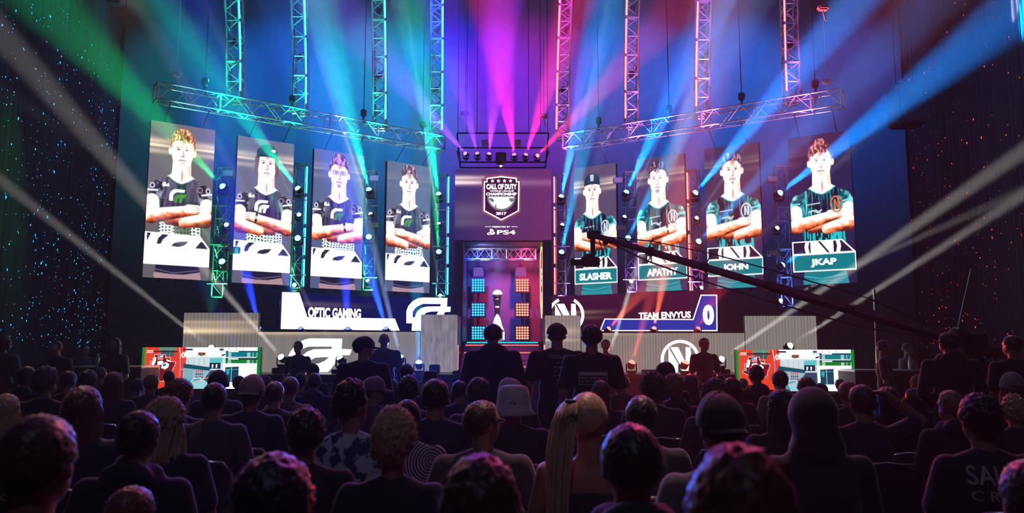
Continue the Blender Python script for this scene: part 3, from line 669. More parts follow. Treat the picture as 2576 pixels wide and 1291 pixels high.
def bl(text, x0, y0, x1, y1, bold=.03, off=.018, name='banner_lettering'):
    (u0, v0), (u1, v1) = Z4([(x0, y1), (x1, y0)]); return lettering(text, u0, v0, u1, v1 - v0, off, M_WTXT, bn, name, bold)
bl('CALL OF DUTY', 352, 758, 612, 806, .06); bl('WORLD LEAGUE', 380, 812, 585, 826, .03); bl('CHAMPIONSHIP', 350, 832, 612, 858, .05)
bl('2017', 434, 998, 524, 1024, .05); bl('PRESENTED BY', 402, 1118, 554, 1131, .03, .004); bl('PS4', 442, 1152, 600, 1190, .03, .004)
q = MB(); stroke_poly(q, Z4([(342, 1123), (392, 1123)]), .012, .002); stroke_poly(q, Z4([(566, 1123), (616, 1123)]), .012, .002)
thick_poly(q, Z4([(382, 1142), (398, 1142), (414, 1152), (414, 1168), (404, 1170), (402, 1156), (396, 1154), (396, 1192), (382, 1188)]), .002, .003)
thick_poly(q, Z4([(356, 1180), (380, 1168), (380, 1176), (366, 1184), (372, 1190), (382, 1186), (382, 1193), (364, 1194)]), .002, .003)
thick_poly(q, Z4([(398, 1176), (420, 1168), (426, 1176), (424, 1184), (398, 1194), (398, 1186), (414, 1180), (398, 1182)]), .002, .003)
q.build('console_symbol', M_WE, bn)
M_ARCH = mat('arch_panel', (.10, .09, .12), .45, noise_amt=.3, noise_scale=9)
rt = empty('central_arch', (0, 0, 0), label='dark framed arch between the two halves of the set', cat='arch')
q = MB(); q.bevbox((xa, YA, zdeck), (xi, YA + .3, bz0 - .003), .01); q.build('pillar', M_ARCH, rt)
q = MB(); q.bevbox((xj, YA, zdeck), (xb, YA + .3, bz0 - .003), .01); q.build('pillar', M_ARCH, rt)
q = MB(); q.box((xa, YA + .3, zdeck), (xi - .02, 21.2, bz0)); q.build('inner_wall', M_ARCH, rt)
q = MB(); q.box((xj + .02, YA + .3, zdeck), (xb, 21.2, bz0)); q.build('inner_wall', M_ARCH, rt)
q = MB(); q.box((xa, 21.2, zdeck), (xb, 21.3, bz0)); q.build('back_wall', mat('arch_back', (.14, .14, .16), .7, noise_amt=.25, noise_scale=5), rt)
q = MB(); q.box((xa, YA + .3, bz0), (xb, 21.3, bz0 + .08)); q.build('roof', M_ARCH, rt)
# outlined shield on the right inner wall, facing across the opening
pl = Plane((xj + .015, YA + .35, 0), (xj + .015, 20.2, 0), 1)   # placeholder frame, replaced below
M_GOLD = emit('gold_line_led', lin((255, 214, 150)), 1.5)
q = MB()
def inner(pts, wd, mi=0):
    for (y0, z0), (y1, z1) in zip(pts[:-1], pts[1:]):
        q.tube([(xj + .005, y0, z0), (xj + .005, y1, z1)], wd, 5, mi)
ya, yb, yc = 18.95, 19.75, 20.55
zT, zB = Z_(628, 19.6), Z_(800, 19.6)
inner([(ya, zT - .25), (ya + .15, zT), (yb, zT + .08), (yc - .15, zT), (yc, zT - .25), (yc, zB + .5), (yb, zB), (ya, zB + .5), (ya, zT - .25)], .014)
for k in range(3): inner([(ya + .25, zT - .55 - .16 * k), (yc - .25, zT - .55 - .16 * k)], .035, 1)
for k in range(3): inner([(ya + .3 + .2 * k, zT - 1.1), (ya + .4 + .2 * k, zT - 1.55)], .012, 1)
tag(q.build('arch_emblem', [M_GOLD, emit('soft_white_led', (.9, .8, .85), .8)]), 'gold outlined shield emblem seen edge-on inside the right of the arch', 'emblem')
# stair flight with LED nosings -------------------------------------------------
st = empty('stage_stairs', (0, 0, 0), label='stairs with glowing red step edges rising to the central arch', cat='stairs')
STEPS = [(943, 16.65, None), (920.5, 16.95, 'r'), (903, 17.3, None), (885, 17.7, 'r'), (866, 18.2, 'r'), (859.5, 18.75, 'c')]
M_RED = emit('red_led_strip', (1, .17, .13), 2.2); M_CY = emit('cyan_led_strip', (.02, .7, .85), 2.5); M_STEP = mat('step_gloss', (.20, .16, .24), .25, noise_amt=.4, noise_scale=20)
xs0, xs1 = X_(1160, 17.4), X_(1364, 17.4); zprev = zb
for py, Y, kind in STEPS:
    z = Z_(py, Y); q = MB(); Yn = 18.74
    q.box((xs0, Y, zprev), (xs1, Yn, z)); q.build('step', M_STEP, st)
    q = MB()
    if kind: 
        n = 46
        for k in range(n):
            x = xs0 + .05 + (xs1 - xs0 - .1) * (k + .5) / n; q.box((x - .012, Y - .022, z - .035), (x + .012, Y - .002, z - .012))
        q.build('led_nosing', M_RED if kind == 'r' else M_CY, st)
    else:
        q.box((xs0 + .02, Y - .01, z - .02), (xs1 - .02, Y - .001, z - .008)); q.build('nosing', M_METAL, st)
    zprev = z
for x in (xs0 - .02, xs1 + .02):
    q = MB(); q.tube([(x, 16.5, zb + .05), (x, 16.5, Z_(868, 16.5))], .022, 6); q.build('led_side_strip', emit('pink_led_strip', (1, .25, .3), 2.2), st)
spot('stair_fill_light', (-.2, 15.2, 5.5), (-.1, 17.4, 1.3), (.75, .10, .5), 1500, 30, 1, .05)  # unseen pink spot added to tint the steps
# trophy ----------------------------------------------------------------
tx, tY = X_(1251, 19.2), 19.2; z0 = Z_(832, tY)
pd = empty('trophy_plinth', (tx, tY, zdeck), label='clear pedestal under the trophy at the top of the stairs', cat='plinth')
q = MB(); q.bevbox((-.20, -.2, 0), (.20, .2, z0 - zdeck), .01); q.build('block', mat('plinth_grey', (.3, .3, .36), .2), pd)
q = MB(); q.box((.14, -.215, .05), (.18, -.2, z0 - zdeck - .04)); q.build('lit_edge', emit('pale_blue_led', (.3, .6, 1), 3), pd)
tr = empty('trophy', (tx, tY, z0), label='tall silver trophy with a mirrored ball on top, inside the arch', cat='trophy')
k = .97 / 100
q = MB(); q.lathe([(.17, 0), (.17, .03), (.15, .05), (.12, .12), (.085, .30), (.07, .42), (.072, .52), (.09, .68), (.105, .76), (.11, .775), (.06, .78)], 32); q.build('cup', mat('cup_silver', (.55, .55, .62), .3, .5), tr, True)
q = MB(); q.lathe([(.115, .755), (.12, .765), (.115, .775)], 32); q.build('collar', M_CHROME, tr, True)
bm = bmesh.new(); bmesh.ops.create_icosphere(bm, subdivisions=3, radius=.128); bmesh.ops.translate(bm, verts=bm.verts, vec=(0, 0, .88))
q = MB(); q.bm(bm); q.build('ball', mat('ball_silver', (.9, .82, .86), .25, .9), tr)
q = MB(); q.tube([(0, 0, 1.0), (0, 0, 1.04)], .02, 8, r2=.004); q.build('finial', M_CHROME, tr)
q = MB(); q.box((-.05, -.092, .56), (.05, -.086, .60)); q.build('name_plate', emit('plate_glow', (1, .8, .9), 1.0), tr)  # the plate's bright look is put in as emission
spot('trophy_spot_light', (tx, 18.9, bz0 - .1), (tx, 19.3, z0), (1, .8, .95), 2400, 26, .5, .03)  # unseen spot aimed at the trophy to brighten it
spot('arch_wash_light', (xi + .35, 19.3, bz0 - .2), (xi + .4, 21.2, 2.8), (.02, .08, 1), 420, 100, 1, .1)
spot('arch_wash_light', (xj - .35, 19.3, bz0 - .2), (xj - .4, 21.2, 2.8), (1, .05, .22), 520, 100, 1, .1)
# lamp-matrix blinders ----------------------------------------------------
def blinder(px, py, w, m, label, Y=20.6):
    c0 = P(px, py, Y); S = w / F * Y
    rt = empty('matrix_blinder', c0, label=label, cat='stage light', group='lamp grids inside the arch')
    q = MB(); q.bevbox((-S / 2 - .03, .02, -S / 2 - .03), (S / 2 + .03, .14, S / 2 + .03), .01); q.build('housing', M_BLACK, rt)
    q = MB(); q.lathe([(.0, 0), (S * .055, .002), (S * .082, .02), (S * .088, .05)][::-1], 10); me = q.mesh('lamp', m, True)
    for i in range(5):
        for j in range(5):
            o = bpy.data.objects.new('lamp', me); link(o, rt); o.rotation_euler = (R(90), 0, 0); o.location = ((i - 2) * S / 5.0, .045, (j - 2) * S / 5.0)
M_LB = emit('blue_blinder_lamp', (.03, .52, .9), 1.8); M_LR = emit('warm_blinder_lamp', (1, .40, .25), 1.4)
M_LD = emit('dim_blinder_lamp', lin((150, 100, 190)), 1.0)
for side, (px, m, nm) in enumerate(((1203, M_LB, 'blue'), (1314, M_LR, 'orange'))):
    blinder(px + (0 if side == 0 else -4), 684, 22, M_LD, 'small unlit-looking lamp grid hanging under the %s column' % nm)
    blinder(px, 718, 33, m, 'square grid of 25 %s lamps, highest lit one of its column' % nm)
    blinder(px, 779.5, 33, m, 'square grid of 25 %s lamps, middle of its column' % nm)
    blinder(px, 838, 33, m, 'square grid of 25 %s lamps, lowest of its column' % nm)
    q = MB()
    xx = P(px, 700, 20.68).x
    for dx in (-.02, .02): q.tube([(xx + dx, 20.76, Z_(860, 20.76)), (xx + dx, 20.76, Z_(655, 20.76))], .015, 6)
    tag(q.build('blinder_pole', M_DMETAL), 'dark pole behind the %s lamp grids' % nm, 'pole')
# ================================================================ TRUSSES
def box_truss(name, pts, axis, S, label, cat, group=None, bay=None, r=.028, m=M_METAL, rb=.016, parts=True):
    """pts: centre line; axis: sideways unit vector; square section of side S"""
    rt = empty(name, pts[0], label=label, cat=cat, group=group); O = Vector(pts[0]); pts = [Vector(p) - O for p in pts]
    ax = Vector(axis).normalized(); fr = []
    for i, p in enumerate(pts):
        d = (pts[min(i + 1, len(pts) - 1)] - pts[max(i - 1, 0)]).normalized(); b = d.cross(ax).normalized()
        fr.append([p + ax * sx * S / 2 + b * sy * S / 2 for sx, sy in ((-1, -1), (1, -1), (1, 1), (-1, 1))])
    for k in range(4):
        q = MB(); q.tube([f[k] for f in fr], r, 8); q.build('chord', m, rt, True)
    q = MB()
    for i in range(len(pts) - 1):
        for k in range(4):
            a, b = fr[i], fr[i + 1]; k2 = (k + 1) % 4
            if i % 2: q.tube([a[k], b[k2]], rb, 5)
            else: q.tube([a[k2], b[k]], rb, 5)
            if i % 2 == 0: q.tube([a[k], a[k2]], rb, 5)
    q.build('bracing', m, rt)
    for i in [0] + list(range(4, len(pts) - 1, 8)) + [len(pts) - 1]:
        q = MB()
        for k in range(4): q.tube([fr[i][k] , fr[i][(k + 1) % 4]], r * 1.3, 6)
        q.build('cross_frame', m, rt)
    return rt, fr
M_TC = emit('cyan_tube', (.05, .75, 1.0), 4.5); M_TR = emit('coral_tube', (1, .13, .12), 5); M_TD = emit('faint_tube', (.1, .5, .9), 2)
ORD = ['outermost', 'second', 'third', 'innermost']
VT = [(588, 593, 228, 46, 1), (752, 757, 258, 43, 1), (953, 956, 299, 37, 1), (1099, 1097, 325, 33, 1), (1424, 1415, 329, 33, -1), (1592, 1588, 303, 37, -1), (1770, 1765, 268, 42, -1), (1985, 1991, 232, 47, -1)]
COLT = [(0, .95, .5), (0, .95, .55), (0, .9, .6), (0, .75, .85), (.9, .12, .8), (.7, .15, 1), (.65, .15, 1), (.7, .15, 1)]
for n, (xt, xb_, yb_, wpx, sd) in enumerate(VT):
    fc = FL if n < 4 else FR; b = on_line(xb_, yb_, fc, -.3); b.z = 7.45
    Yt = b.y; zt0 = 9.5
    k = (P(xt, 0, 1).x) / (P(xb_, yb_, 1).x)      # sideways ratio between top of frame and foot
    Yt = max(b.y - .9, min(b.y, b.x / P(xt, 0, 1).x)) if abs(xt - CX) > 200 else b.y - .25
    xT = P(xt, 0, 1).x * Yt; dY = Yt - b.y; dX = xT - b.x
    pts = []
    for i in range(21):
        z = b.z + .24 * i; h = (z - b.z) / (CAMZ + Yt * rz(0) - b.z); pts.append((b.x + dX * (.55 * h + .45 * h * h), b.y + dY * (.4 * h + .6 * h * h), z))
    ax = Vector((1, FL[0] if n < 4 else FR[0], 0)).normalized() if False else Vector((1, 0, 0))
    side = 'left' if n < 4 else 'right'; o = ORD[n if n < 4 else 7 - n]
    rt, fr = box_truss('hanging_truss', pts, ax, .31, '%s of the four curved light trusses hanging over the %s half of the set' % (o, side), 'truss', 'curved hanging trusses')
    # LED tubes along the inner chord
    kk = 1 if n < 4 else 0
    base = Vector(pts[0])
    for j in range(0, 20, 4):
        q = MB(); seg = [fr[i][kk] + Vector((.035 * (1 if n < 4 else -1), -.05, .03 if i == j else 0)) for i in range(j, min(j + 4, 20) + 1)]
        seg[-1] = seg[-2].lerp(seg[-1], .75)
        if j == 0: seg = seg[1:]
        q.tube(seg, .021, 6); q.build('light_tube', M_TC if n < 4 else M_TR, rt)
    for i in (6, 13):      # small lamp heads clamped in the truss
        c0 = (fr[i][0] + fr[i][2]) / 2; q = MB(); q.lathe([(.03, -.09), (.06, -.07), (.075, .02), (.055, .08), (.02, .09)], 10, c=tuple(c0)); q.tube([c0, fr[i][3]], .015, 5); q.tube([c0 + Vector((.05, 0, 0)), fr[i + 1][1]], .012, 5)
        q.build('clamped_lamp', M_DMETAL, rt, True)
    # unseen spot below the foot, added to light the truss like its tubes
    spot('truss_fill_light', (b.x, b.y - .9, b.z - 1.6), (b.x + dX, b.y, b.z + 3), COLT[n], 2600, 24, .8, .04)
# two sloping-away header trusses over the screens
for n, (fc, xl, yl, xr, yr, side) in enumerate(((FL, 393, 222, 1110, 349, 'left'), (FR, 1424, 358, 2119, 246, 'right'))):
    a, b = on_line(xl, yl, fc, -.7), on_line(xr, yr, fc, -.7); a.z = b.z = 7.25
    nb = 22; pts = [a.lerp(b, i / nb) for i in range(nb + 1)]
    rt, fr = box_truss('header_truss', pts, (0, 0, 1), .38, 'long box truss carrying the %s portrait screens' % side, 'truss', 'header trusses', r=.021, rb=.012)
    for t in (.14, .42, .68, .92):
        p = a.lerp(b, t) - a; q = MB(); q.bevbox((p.x - .075, p.y - .06, .36), (p.x + .075, p.y + .06, .55), .025); q.tube([(p.x, p.y, .55), (p.x, p.y, 5.6)], .012, 5); q.tube([(p.x, p.y, .2), (p.x, p.y, .4)], .03, 6)
        q.build('chain_hoist', M_DMETAL, rt)
    for k in (0, 2):
        mid = a.lerp(b, (k + 1) / 4); spot('header_fill_light', (mid.x, mid.y - 1.6, 5.4), tuple(mid), ((.1, .75, .75), (.15, .6, .9), (.3, .4, 1), (.4, .5, 1))[k] if n == 0 else ((.6, .3, 1), (.7, .3, 1), (.8, .35, 1), (.8, .35, .95))[k], 280, 100, 1, .05)  # unseen spots added to light the header truss
# small truss inside the arch
pts = [P(1165 + 182 * i / 10, 640, 20.0) for i in range(11)]
for p in pts: p.z = Z_(640, 20.0)
box_truss('arch_truss', pts, (0, 0, 1), .27, 'short pale truss crossing the top of the arch opening', 'truss', r=.018, rb=.012)
spot('arch_truss_light', (X_(1200, 19), 19.2, Z_(625, 19)), (X_(1250, 20), 20, Z_(640, 20)), (.5, .5, 1), 60, 120, 1, .05)
# pod above the banner
pod = empty('light_bar_frame', (0, 18.4, 0), label='dark frame above the banner screen holding a row of six lamps', cat='rig frame')
q = MB()
for (x0, y0, x1, y1) in ((1150, 335, 1380, 335), (1150, 372, 1380, 372), (1158, 408, 1372, 408), (1150, 335, 1158, 422), (1380, 335, 1372, 422), (1158, 422, 1372, 422), (1150, 380, 1158, 408), (1380, 380, 1372, 408)):
    a, b = P(x0, y0, 18.4), P(x1, y1, 18.4); q.tube([(a.x, 0, a.z), (b.x, 0, b.z)], .02, 6)
q.build('frame_tube', M_DMETAL, pod)
for px in (1224, 1299):
    a = P(px, 361, 18.4); q = MB(); q.bevbox((a.x - .11, -.12, a.z - .07), (a.x + .11, .05, a.z + .07), .015); q.build('speaker_box', mat('pale_box', (.5, .45, .55), .4), pod)
for px in (1152, 1174, 1200, 1330, 1360, 1378):
    a = P(px, 335, 18.4); q = MB(); q.tube([(a.x, 0, a.z), (a.x, 0, 15.49)], .008, 5); q.build('hanging_cable', M_DMETAL, pod)
c_ = P(1260, 396, 18.3); q = MB(); q.bevbox((c_.x - .13, -.12, c_.z - .13), (c_.x + .13, .1, c_.z + .13), .02); q.build('projector_box', M_BLACK, pod)
# chain motors seen above the header trusses
for px, py, Y, lb in ((445, 187, 17, 'small pale hoist hanging above the left header truss'), (2079, 206, 17, 'small pale hoist hanging above the right header truss'), (1170, 286, 18.2, 'small pale hoist hanging over the left of the arch'), (1368, 293, 18.2, 'small pale hoist hanging over the right of the arch'), (2070, 20, 14, 'boxy hoist hanging near the top beside the right trusses')):
    a = P(px, py, Y); q = MB(); q.bevbox((-.10, -.07, -.05), (.10, .07, .05), .03); q.tube([(0, 0, .05), (0, 0, 15.49 - a.z)], .007, 5); q.tube([(0, 0, -.05), (.04, 0, -.25)], .012, 5)
    tag(q.build('chain_hoist', mat('hoist_grey', (.5, .5, .52), .4), loc=a), lb, 'hoist')

# ---------------------------------------------------------------- ladder towers with lamps between the screens
TW = [(551, 425, 748, FL, None, 'g'), (748, 415, 725, FL, 'c', 'g'), (928, 432, 730, FL, None, 'g'), (1110, 440, 745, FL, 'c', 'c'),
      (1412, 440, 745, FR, 'r', 'v'), (1588, 435, 735, FR, None, 'v'), (1752, 430, 742, FR, 'r', 'v'), (1976, 420, 770, FR, None, 'b')]
TWL = ['ladder truss tower between the two leftmost portrait screens', 'ladder truss tower with a cyan tube right of the capped man screen', 'ladder truss tower right of the glasses man screen', 'ladder truss tower with a cyan tube left of the banner screen',
       'ladder truss tower with a red tube right of the banner screen', 'ladder truss tower between the SLASHER and APATHY screens', 'ladder truss tower with a red tube right of the APATHY screen', 'ladder truss tower left of the JKAP screen']
TWP = []
tcol = {'g': (.05, 1, .35), 'c': (.05, .75, 1), 'v': (.5, .15, 1), 'b': (.1, .2, 1)}
for n, (px, y0, y1, fc, tube, tc) in enumerate(TW):
    b = on_line(px, y1, fc, .25); z1 = CAMZ + b.y * rz(y0); nb = 10
    pts = [(b.x, b.y, b.z + (z1 - b.z) * i / nb) for i in range(nb + 1)]
    TWP.append((b.x, b.y, b.z, z1))
    rt, fr = box_truss('ladder_tower', pts, (1, 0, 0), .26, TWL[n], 'truss tower', 'ladder towers between the screens', r=.018, rb=.010)
    for i in range(1, nb, 3):
        q = MB(); z = pts[i][2] - b.z; q.tube([(-.24, -.16, z), (.24, -.16, z)], .016, 6); q.build('cross_arm', M_METAL, rt)
    if tube:
        k = .19 if tube == 'c' else -.19
        for j in range(4):
            q = MB(); h = (z1 - b.z) / 4; q.tube([(k, -.15, h * j + .03), (k, -.15, h * j + h * .9)], .02, 6); q.build('light_tube', M_TC if tube == 'c' else M_TR, rt)
    spot('tower_fill_light', (b.x, b.y - .5, b.z - .45), (b.x, b.y, b.z + 2.2), tcol[tc], 500, 60, .8, .04)  # unseen spot near the foot, added to light the tower
    q = MB(); q.tube([(0, 0, 0), (0, 0, -(b.z - ZP - .002))], .03, 6); q.build('leg_post', M_DMETAL, rt)

# ================================================================ MOVING HEAD LAMPS AND THEIR BEAMS
def fixture_meshes():
    q = MB(); q.bevbox((-.11, -.10, -.24), (.11, .10, -.16), .02); base = q.mesh('base', M_BLACK)
    q = MB()
    for s in (-1, 1): q.bevbox((s * .13 - .014, -.035, -.17), (s * .13 + .014, .035, .03), .008)
    q.bevbox((-.144, -.04, -.185), (.144, .04, -.155), .01); yoke = q.mesh('yoke', M_DMETAL)
    q = MB(); q.lathe([(.04, -.12), (.08, -.10), (.100, -.04), (.104, .01), (.102, .05), (.095, .055), (.09, .05), (.088, .045)], 20); head = q.mesh('head', M_DMETAL, True)
    q = MB(); q.lathe([(.0001, .125), (.03, .120), (.06, .105), (.082, .075), (.092, .04)][::-1], 20); lens = q.mesh('lens', M_BLACK, True)
    return base, yoke, head, lens
FB, FY, FH, FLN = fixture_meshes()
KB = 105.0
def fixture(px, py, Y, px2, py2, dY, w2, color, b, label, s=1.0, group='moving lamps of the rig', lens=5.0, blend=.7, mount=None):
    """px,py,Y: where the lamp is; px2,py2: a point its beam passes; w2: beam width there in px; b: brightness there"""
    p = P(px, py, Y); t = P(px2, py2, Y + dY)
    if mount == 'ledge': p.z = ZP + .243 * s
    if mount == 'deck':
        if p.z - .24 * s < zb + .04: p.z = zb + .243 * s
        else:
            q = MB(); zc = p.z - .243 * s; q.bevbox((p.x - .16, p.y - .14, zb + .002), (p.x + .16, p.y + .16, zc), .012); q.tube([(p.x - .15, p.y - .143, zb + .01), (p.x - .15, p.y - .143, zc)], .006, 5); q.tube([(p.x + .15, p.y - .143, zb + .01), (p.x + .15, p.y - .143, zc)], .006, 5)
            tag(q.build('flight_case', mat('blue_black', (.01, .012, .03), .5)), 'dark case under the ' + ' '.join(label.split()[:11]), 'case')
    d = t - p; L = d.length; d.normalize()
    rt = empty('moving_head_lamp', p, label=label, cat='stage lamp', group=group, scale=s)
    for n_, me in (('base', FB), ('yoke', FY)):
        link(bpy.data.objects.new(n_, me), rt)
    if mount and mount not in ('ledge', 'deck'):
        q = MB(); q.tube([(0, 0, -.20), ((mount[0] - p.x) / s, (mount[1] - p.y) / s, (mount[2] - p.z) / s)], .022, 6); q.build('clamp', M_DMETAL, rt)
    h = bpy.data.objects.new('head', FH); link(h, rt); q_ = d.to_track_quat('Z', 'Y'); h.rotation_mode = 'QUATERNION'; h.rotation_quaternion = q_
    l = bpy.data.objects.new('lens', FLN); link(l, h)
    l.material_slots[0].link = 'OBJECT'; cs = tuple(min(1, .14 + .9 * c) for c in color)
    l.material_slots[0].material = emit('lens_%d_%d_%d' % tuple(int(c * 20) for c in cs), cs, lens)
    half = math.atan(w2 / F * (Y + dY) / 2 / L); half = max(half, R(.35))
    I = b * L / (half * SIGMA) * KB
    spot('beam_light', tuple(p + d * .16 * s), tuple(t), color, I, math.degrees(2 * half), blend, .05 * s)
    return rt
def yl(px, py, fc, dy=-.15): return on_line(px, py, fc, dy).y
G = (.0, .8, .22); W = (.55, .62, .80); WW = (.72, .66, .62); B = (0, .23, 1); BC = (.0, .42, 1); DB = (.02, .06, 1)
RED = (1, .12, .06); MG = (1, .08, .35); VI = (.38, .06, 1)
# towers, left: green wash heads, white pin heads
FX = [
 (563, 472, FL, 170, 60, -4, 170, G, .10, 'green-beamed lamp, upper one on the tower between the two leftmost screens'),
 (560, 661, FL, 470, 500, -2, 30, G, .05, 'green-beamed lamp, lower one on the tower between the two leftmost screens'),
 (571, 567, FL, 470, 440, -2, 10, W, .04, 'small white lamp between the two leftmost screens'),
 (752, 478, FL, 420, 40, -3, 130, (0, .8, .5), .16, 'green-beamed lamp, upper one beside the capped man screen'),
 (750, 601, FL, 690, 500, -2, 24, G, .06, 'green-beamed lamp, lower one beside the capped man screen'),
 (753, 542, FL, 690, 400, -2, 12, W, .10, 'small white lamp right of the capped man screen'),
 (742, 718, FL, 640, 650, -2, 8, W, .05, 'small white lamp at the foot of the tower by the capped man screen'),
 (929, 481, FL, 800, 0, -3, 130, (0, .7, .5), .26, 'green-beamed lamp, upper one right of the glasses man screen'),
 (928, 598, FL, 905, 480, -2, 26, G, .08, 'green-beamed lamp, lower one right of the glasses man screen'),
 (933, 541, FL, 800, 130, -2, 34, W, .24, 'white lamp right of the glasses man screen'),
 (927, 709, FL, 830, 570, -1, 14, W, .07, 'small white lamp at the foot of the tower by the glasses man screen'),
 (1104, 492, FL, 1020, 0, -3, 130, (0, .75, .5), .28, 'green-beamed lamp, upper one left of the banner screen'),
 (1104, 636, FL, 1095, 500, -2, 26, G, .22, 'green-beamed lamp, lower one left of the banner screen'),
 (1104, 566, FL, 1035, 120, -2, 34, W, .22, 'white lamp left of the banner screen'),
 (1108, 746, FL, 1088, 610, -1, 14, W, .10, 'small white lamp at the foot of the tower left of the banner screen'),
 (1411, 498, FR, 1520, 0, -3, 130, B, .55, 'blue-beamed lamp, upper one right of the banner screen'),
 (1412, 637, FR, 1450, 460, -2, 34, (0, .5, 1), .40, 'blue-beamed lamp, lower one right of the banner screen'),
 (1414, 568, FR, 1480, 250, -2, 22, W, .16, 'small white lamp right of the banner screen'),
 (1411, 749, FR, 1436, 655, -1, 12, W, .16, 'small white lamp at the foot of the tower right of the banner screen'),
 (1574, 487, FR, 1800, 0, -3, 140, B, .55, 'blue-beamed lamp, upper one between the SLASHER and APATHY screens'),
 (1579, 601, FR, 1650, 460, -2, 34, (0, .4, 1), .35, 'blue-beamed lamp, lower one between the SLASHER and APATHY screens'),
 (1570, 548, FR, 1700, 250, -2, 26, W, .12, 'small white lamp between the SLASHER and APATHY screens'),
 (1586, 710, FR, 1640, 600, -1, 10, W, .05, 'small white lamp at the foot of the tower between SLASHER and APATHY'),
 (1747, 488, FR, 2120, 40, -4, 130, B, .46, 'blue-beamed lamp, upper one right of the APATHY screen'),
 (1755, 610, FR, 1900, 460, -2, 40, (0, .3, 1), .25, 'blue-beamed lamp, lower one right of the APATHY screen'),
 (1751, 551, FR, 1900, 330, -2, 24, W, .10, 'small white lamp right of the APATHY screen'),
 (1762, 726, FR, 1880, 620, -1, 14, W, .10, 'small white lamp at the foot of the tower by the APATHY screen'),
 (1959, 488, FR, 2420, 130, -4, 140, B, .42, 'blue-beamed lamp, upper one left of the JKAP screen'),
 (1964, 670, FR, 2470, 345, -.8, 150, (0, .22, 1), .40, 'blue-beamed lamp, lower one left of the JKAP screen'),
 (1953, 576, FR, 2140, 380, -2, 20, W, .08, 'small white lamp left of the JKAP screen'),
 (1961, 758, FR, 2330, 590, -3, 30, WW, .13, 'small white lamp at the foot of the tower by the JKAP screen'),
]
for (px, py, fc, x2, y2, dY, w2, c, b, lb) in FX:
    small = 'white' in lb
    if small: w2 *= .7; b *= .55
    else: b *= 1.35 if px < 1200 else 1.15
    Yf = yl(px, py, fc); tw = min(TWP, key=lambda t_: abs(t_[0] - P(px, py, Yf).x)); zz = P(px, py, Yf).z - .16
    fixture(px, py, Yf, x2, y2, dY, w2, c, b, lb, s=.62 if small else .85, lens=4 if small else 6, mount=(tw[0] + (.13 if P(px, py, Yf).x > tw[0] else -.13), tw[1] - .13, max(tw[2], min(tw[3], zz))))
FX2 = [
 # floor and deck lamps
 (710, 902, 15.5, 180, 290, -4, 70, WW, .10, 'white lamp on a flight case left of the winged emblem', 1.0),
 (534, 878, 15.9, 60, 500, -4, 34, WW, .09, 'white lamp behind the left game screen sending a long thin beam', .8),
 (858, 906, 15.6, 742, 702, -.5, 12, W, .12, 'white lamp on the deck right of the winged emblem', .9),
 (1008, 904, 15.5, 925, 560, -1, 30, (.35, .5, 1), .22, 'white lamp on the deck beside the bald man in blue', 1.0),
 (1812, 906, 15.5, 2400, 500, -4, 40, WW, .17, 'white lamp on a case right of the standing man in dark polo', 1.0),
 (1984, 872, 15.9, 2560, 500, -4, 36, WW, .13, 'white lamp behind the right game screen sending a long thin beam', .8),
 (1528, 905, 15.6, 1640, 560, -1, 30, WW, .26, 'white lamp behind the person in red sending a beam up', .9),
 (1054, 918, 15.3, 1051, 800, -.3, 28, (0, .45, 1), .35, 'cyan glowing lamp on the deck in front of the left LED box', 1.0),
 (1588, 922, 15.3, 1625, 790, -.3, 30, (1, .10, .05), .28, 'red glowing lamp on the deck left of the ringed emblem', 1.0),
 (1722, 926, 15.2, 1760, 800, -.3, 20, (1, .14, .05), .10, 'red glowing lamp on the deck in front of the ringed emblem', 1.0),
 (614, 920, 15.3, 585, 860, -.3, 14, DB, .10, 'blue glowing lamp on the deck at the right of the left game screen', .9),
 # ledge lamps under the scoreboards
 (652, 827, 16.4, 590, 560, -1, 70, DB, .55, 'blue lamp on the ledge at the top of the left LED block', .8),
 (757, 829, 16.4, 700, 600, -1, 50, DB, .16, 'blue lamp on the ledge under the OPTIC GAMING wall, left one', .8),
 (875, 829, 16.4, 866, 640, -1, 60, DB, .40, 'blue lamp on the ledge under the OPTIC GAMING wall, middle one', .8),
 (972, 829, 16.4, 905, 600, -1, 60, (.03, .12, 1), .60, 'blue lamp on the ledge under the OPTIC GAMING wall, right one', .8),
 (1529, 832, 16.4, 1720, 620, -1, 100, (1, .13, .04), .13, 'red lamp on the ledge under the TEAM ENVYUS wall, left one', .8),
 (1645, 831, 16.4, 1690, 600, -1, 60, (1, .16, .06), .32, 'red lamp on the ledge under the TEAM ENVYUS wall, middle one', .8),
 (1755, 832, 16.4, 1870, 620, -1, 100, (.9, .02, .08), .10, 'red lamp on the ledge under the TEAM ENVYUS wall, right one', .8),
 # six over the banner
 (1172, 388, 18.2, 1060, 260, -1.5, 60, (.25, .03, 1), .45, 'violet-beamed lamp, leftmost of the six over the banner', .55),
 (1201, 389, 18.2, 1120, 60, -2, 130, (.16, .02, 1), .34, 'violet-beamed lamp, second from left of the six over the banner', .55),
 (1230, 390, 18.2, 1265, 40, -2, 130, (.32, .03, 1), .40, 'violet-beamed lamp, third from left of the six over the banner', .55),
 (1294, 392, 18.2, 1245, 60, -2, 140, (1, .02, .34), .36, 'pink-beamed lamp, third from right of the six over the banner', .55),
 (1322, 392, 18.2, 1430, 60, -2, 120, (1, .02, .22), .34, 'pink-beamed lamp, second from right of the six over the banner', .55),
 (1351, 393, 18.2, 1440, 300, -1.5, 36, (1, .03, .10), .40, 'red-beamed lamp, rightmost of the six over the banner', .55),
 (1260, 415, 18.2, 1261, 470, -.1, 14, (1, .9, 1), .45, 'tiny white downlight in the middle over the banner', .4),
]
